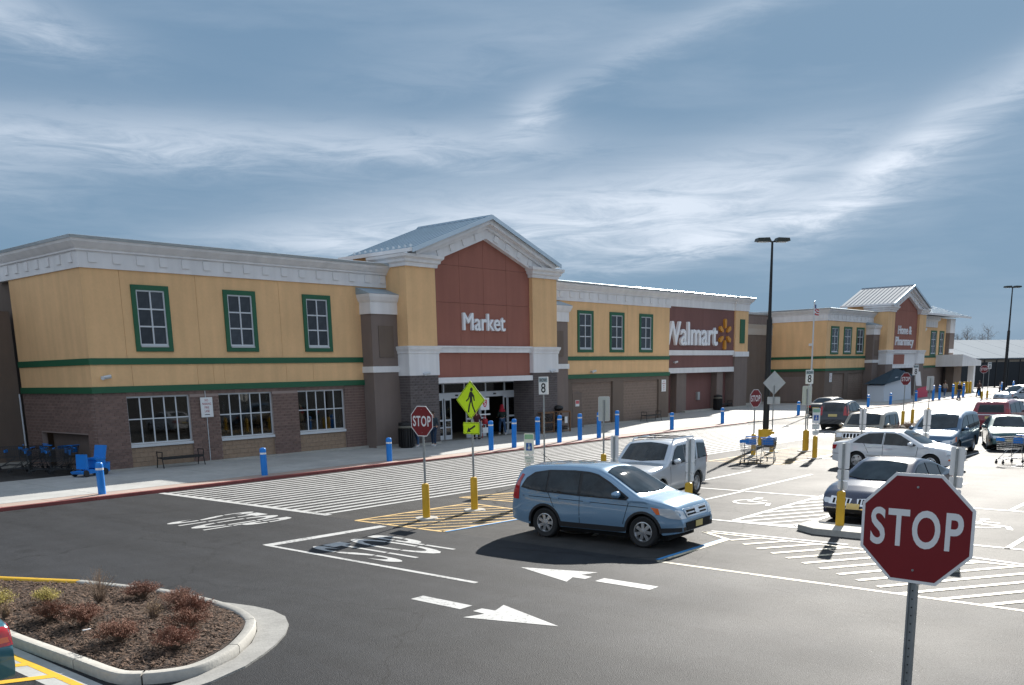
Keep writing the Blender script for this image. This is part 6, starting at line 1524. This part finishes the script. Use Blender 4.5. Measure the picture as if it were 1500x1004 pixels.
for a_, b_ in zip(cuts, cuts[1:]): kerb_piece(a_, b_, paintyy if OUT[a_][1] > 17.2 and OUT[a_][0] > 5.3 else kerbm)
mb = MB(); core_ = offset(OUT, .16)
cxm, cym = sum(p[0] for p in core_) / n, sum(p[1] for p in core_) / n
def bedz(x, y):
    f = max(abs(x - cxm) / 1.6, abs(y - cym) / 4.2); return .22 - .10 * min(1, f)
rings = []
for f in (1, .9, .8, .7, .6, .5, .4, .3, .2, .1): rings.append([(x, y, bedz(x, y) - .012 + random.uniform(-.006, .006)) for x, y in [(cxm + (p[0] - cxm) * f, cym + (p[1] - cym) * f) for p in core_]])
for r0, r1 in zip(rings, rings[1:]):
    for i in range(n): mb.add([r0[i], r0[(i + 1) % n], r1[(i + 1) % n], r1[i]], [(0, 1, 2, 3)])
mb.face(rings[-1]); obj('mulch_bed', mb, mulch, kk, world=True, smooth=80)
def inside(p, poly):
    c = False
    for i in range(len(poly)):
        (x1, y1), (x2, y2) = poly[i - 1], poly[i]
        if (y1 > p[1]) != (y2 > p[1]) and p[0] < (x2 - x1) * (p[1] - y1) / (y2 - y1) + x1: c = not c
    return c
rc = random.Random(3); mb = MB(); in2 = offset(OUT, .20)
N_ = 0
while N_ < 15000:
    x, y = rc.uniform(5, 8.5), rc.uniform(10.8, 20)
    if not inside((x, y), in2): continue
    N_ += 1; a = rc.uniform(0, 6.28); l, w = rc.uniform(.012, .05), rc.uniform(.005, .014); z = bedz(x, y) + rc.uniform(-.012, .022); t1, t2 = rc.uniform(-.5, .5), rc.uniform(-.4, .4)
    c, s_ = math.cos(a), math.sin(a)
    mb.add([(x + c * u * l - s_ * v * w, y + s_ * u * l + c * v * w, z + u * l * t1 + v * w * t2) for u, v in ((-1, -1), (1, -.6), (1, 1), (-1, .7))], [(0, 1, 2, 3)])
tag(obj('bark_chips', mb, chipm, None, fix=False), kind='stuff')
gm = MB(); G_ = [(8.30, 15.6), (8.50, 14.6), (8.66, 14.0), (8.77, 13.5), (8.79, 13.0), (8.68, 12.5), (8.42, 12.05), (8.07, 11.65), (7.62, 11.27), (7.22, 11.0), (6.75, 10.73), (6.1, 10.52), (5.0, 10.4), (5.0, 10.7), (6.1, 10.85), (6.86, 11.15), (7.45, 11.62), (7.87, 12.1), (8.17, 12.55), (8.37, 13.35)]
gm.prism([(x, y, .0) for x, y in G_], (0, 0, .035)); struct(obj('concrete_gutter', gm, M('gutter_concrete', (.27, .265, .25), .85, var=(1.2, .18), var2=(12, .12), bump=(30, .3))))
def bush(label, x, y, r, h, m, seed, dead=False, n=6500, group=None):
    rnd = random.Random(seed); t = thing('shrub', label, 'shrub', (x, y, bedz(x, y) - .01), rnd.uniform(0, 6.28), group); st_, lf = MB(), MB()
    for i in range(95 if not dead else 110):
        a = rnd.uniform(0, 6.28); sp2 = rnd.random() ** .6; ex, ey, ez = math.cos(a) * r * sp2 * rnd.uniform(.8, 1.15), math.sin(a) * r * sp2 * rnd.uniform(.8, 1.15), h * (1 - .45 * sp2 * sp2) * rnd.uniform(.65, 1.1)
        p0, p1, p2 = (math.cos(a) * .03, math.sin(a) * .03, 0), (ex * .45, ey * .45, ez * .6), (ex, ey, ez)
        st_.tube([p0, p1, p2], .0035, 3, .0015)
        for k in range(n // 95 if not dead else 3):
            u = rnd.uniform(.32, 1.06); v = Vector(p1).lerp(Vector(p2), (u - .3) / .7) if u > .3 else Vector(p0); v += Vector((rnd.gauss(0, .02), rnd.gauss(0, .02), rnd.gauss(0, .014)))
            s_ = rnd.uniform(.010, .021); d = Vector((rnd.uniform(-1, 1), rnd.uniform(-1, 1), rnd.uniform(-.2, 1.3))).normalized() * s_; e = d.orthogonal().normalized() * s_ * .38
            lf.add([v - e, v + d * .8 - e * .3, v + d * 1.6, v + d * .6 + e], [(0, 1, 2, 3)])
    obj('stems', st_, twigm, t, fix=False); obj('foliage', lf, m, t, fix=False); return t
BU = [(5.98, 14.95, .33, 'reddish barberry shrub third back along the parking-side kerb'), (6.15, 14.15, .34, 'reddish barberry shrub in the middle of the parking-side row'), (6.05, 12.85, .36, 'broad reddish barberry shrub second from the near tip on the kerb side'), (6.35, 11.85, .33, 'nearest reddish barberry shrub at the front of the bed'),
      (7.65, 15.2, .30, 'reddish barberry shrub farthest back beside the lane-side kerb'), (7.75, 14.15, .30, 'reddish barberry shrub in the lane-side row, left of its overlapping neighbour'), (7.55, 13.35, .32, 'bright russet barberry shrub near the shaded tip of the bed'), (7.0, 12.55, .36, 'dark reddish barberry shrub in front of the shaded tip')]
for i, (x, y, r, lab) in enumerate(BU): bush(lab, x, y, r * 1.15, .30, bushm, 10 + i)
bush('round golden shrub small and standing apart on the mulch', 6.5, 16.3, .24, .26, bushy, 31, n=2200); bush('golden shrub at the left edge of the picture, larger', 5.75, 16.5, .36, .40, bushy, 32, n=3600)
bush('leafless twiggy bush near the yellow kerb', 7.0, 15.4, .36, .62, strawm, 33, True); bush('small leafless bush between the barberries', 7.0, 13.6, .22, .28, strawm, 34, True); bush('pale dry tuft of grass at the left edge', 5.6, 15.75, .14, .26, strawm, 35, True)
for x, y, lab in ((6.0, 13.75, 'white scrap of paper on the mulch'), (6.35, 15.3, 'small white scrap on the mulch at the back')): tag(obj('paper_scrap', MB().box(-.06, .06, -.02, .02, 0, .01), signwhite, None, (x, y, bedz(x, y) + .02)), lab, 'litter')
# parking-side hatch by the teal car
hatch('hatched_strip', [(4.98, 5), (4.98, 14.6), (3.9, 14.6), (3.9, 5)], -28, .75, .16, paintyy)
struct(sheet('concrete_strip', [(4.72, 5), (5.19, 5), (5.19, 16.5), (4.72, 16.5)], .0065, conc))

for x, y, r_, lab in ((56.0, 18.2, .45, 'low brown shrub in the small mid-lot bed, left one'), (57.6, 18.0, .5, 'low brown shrub in the small mid-lot bed, middle one'), (59.2, 18.4, .45, 'low brown shrub in the small mid-lot bed, right one')):
    b_ = bush(lab, x, y, r_, .42, bushm, int(x * 10), n=1500); b_.location.z = .19
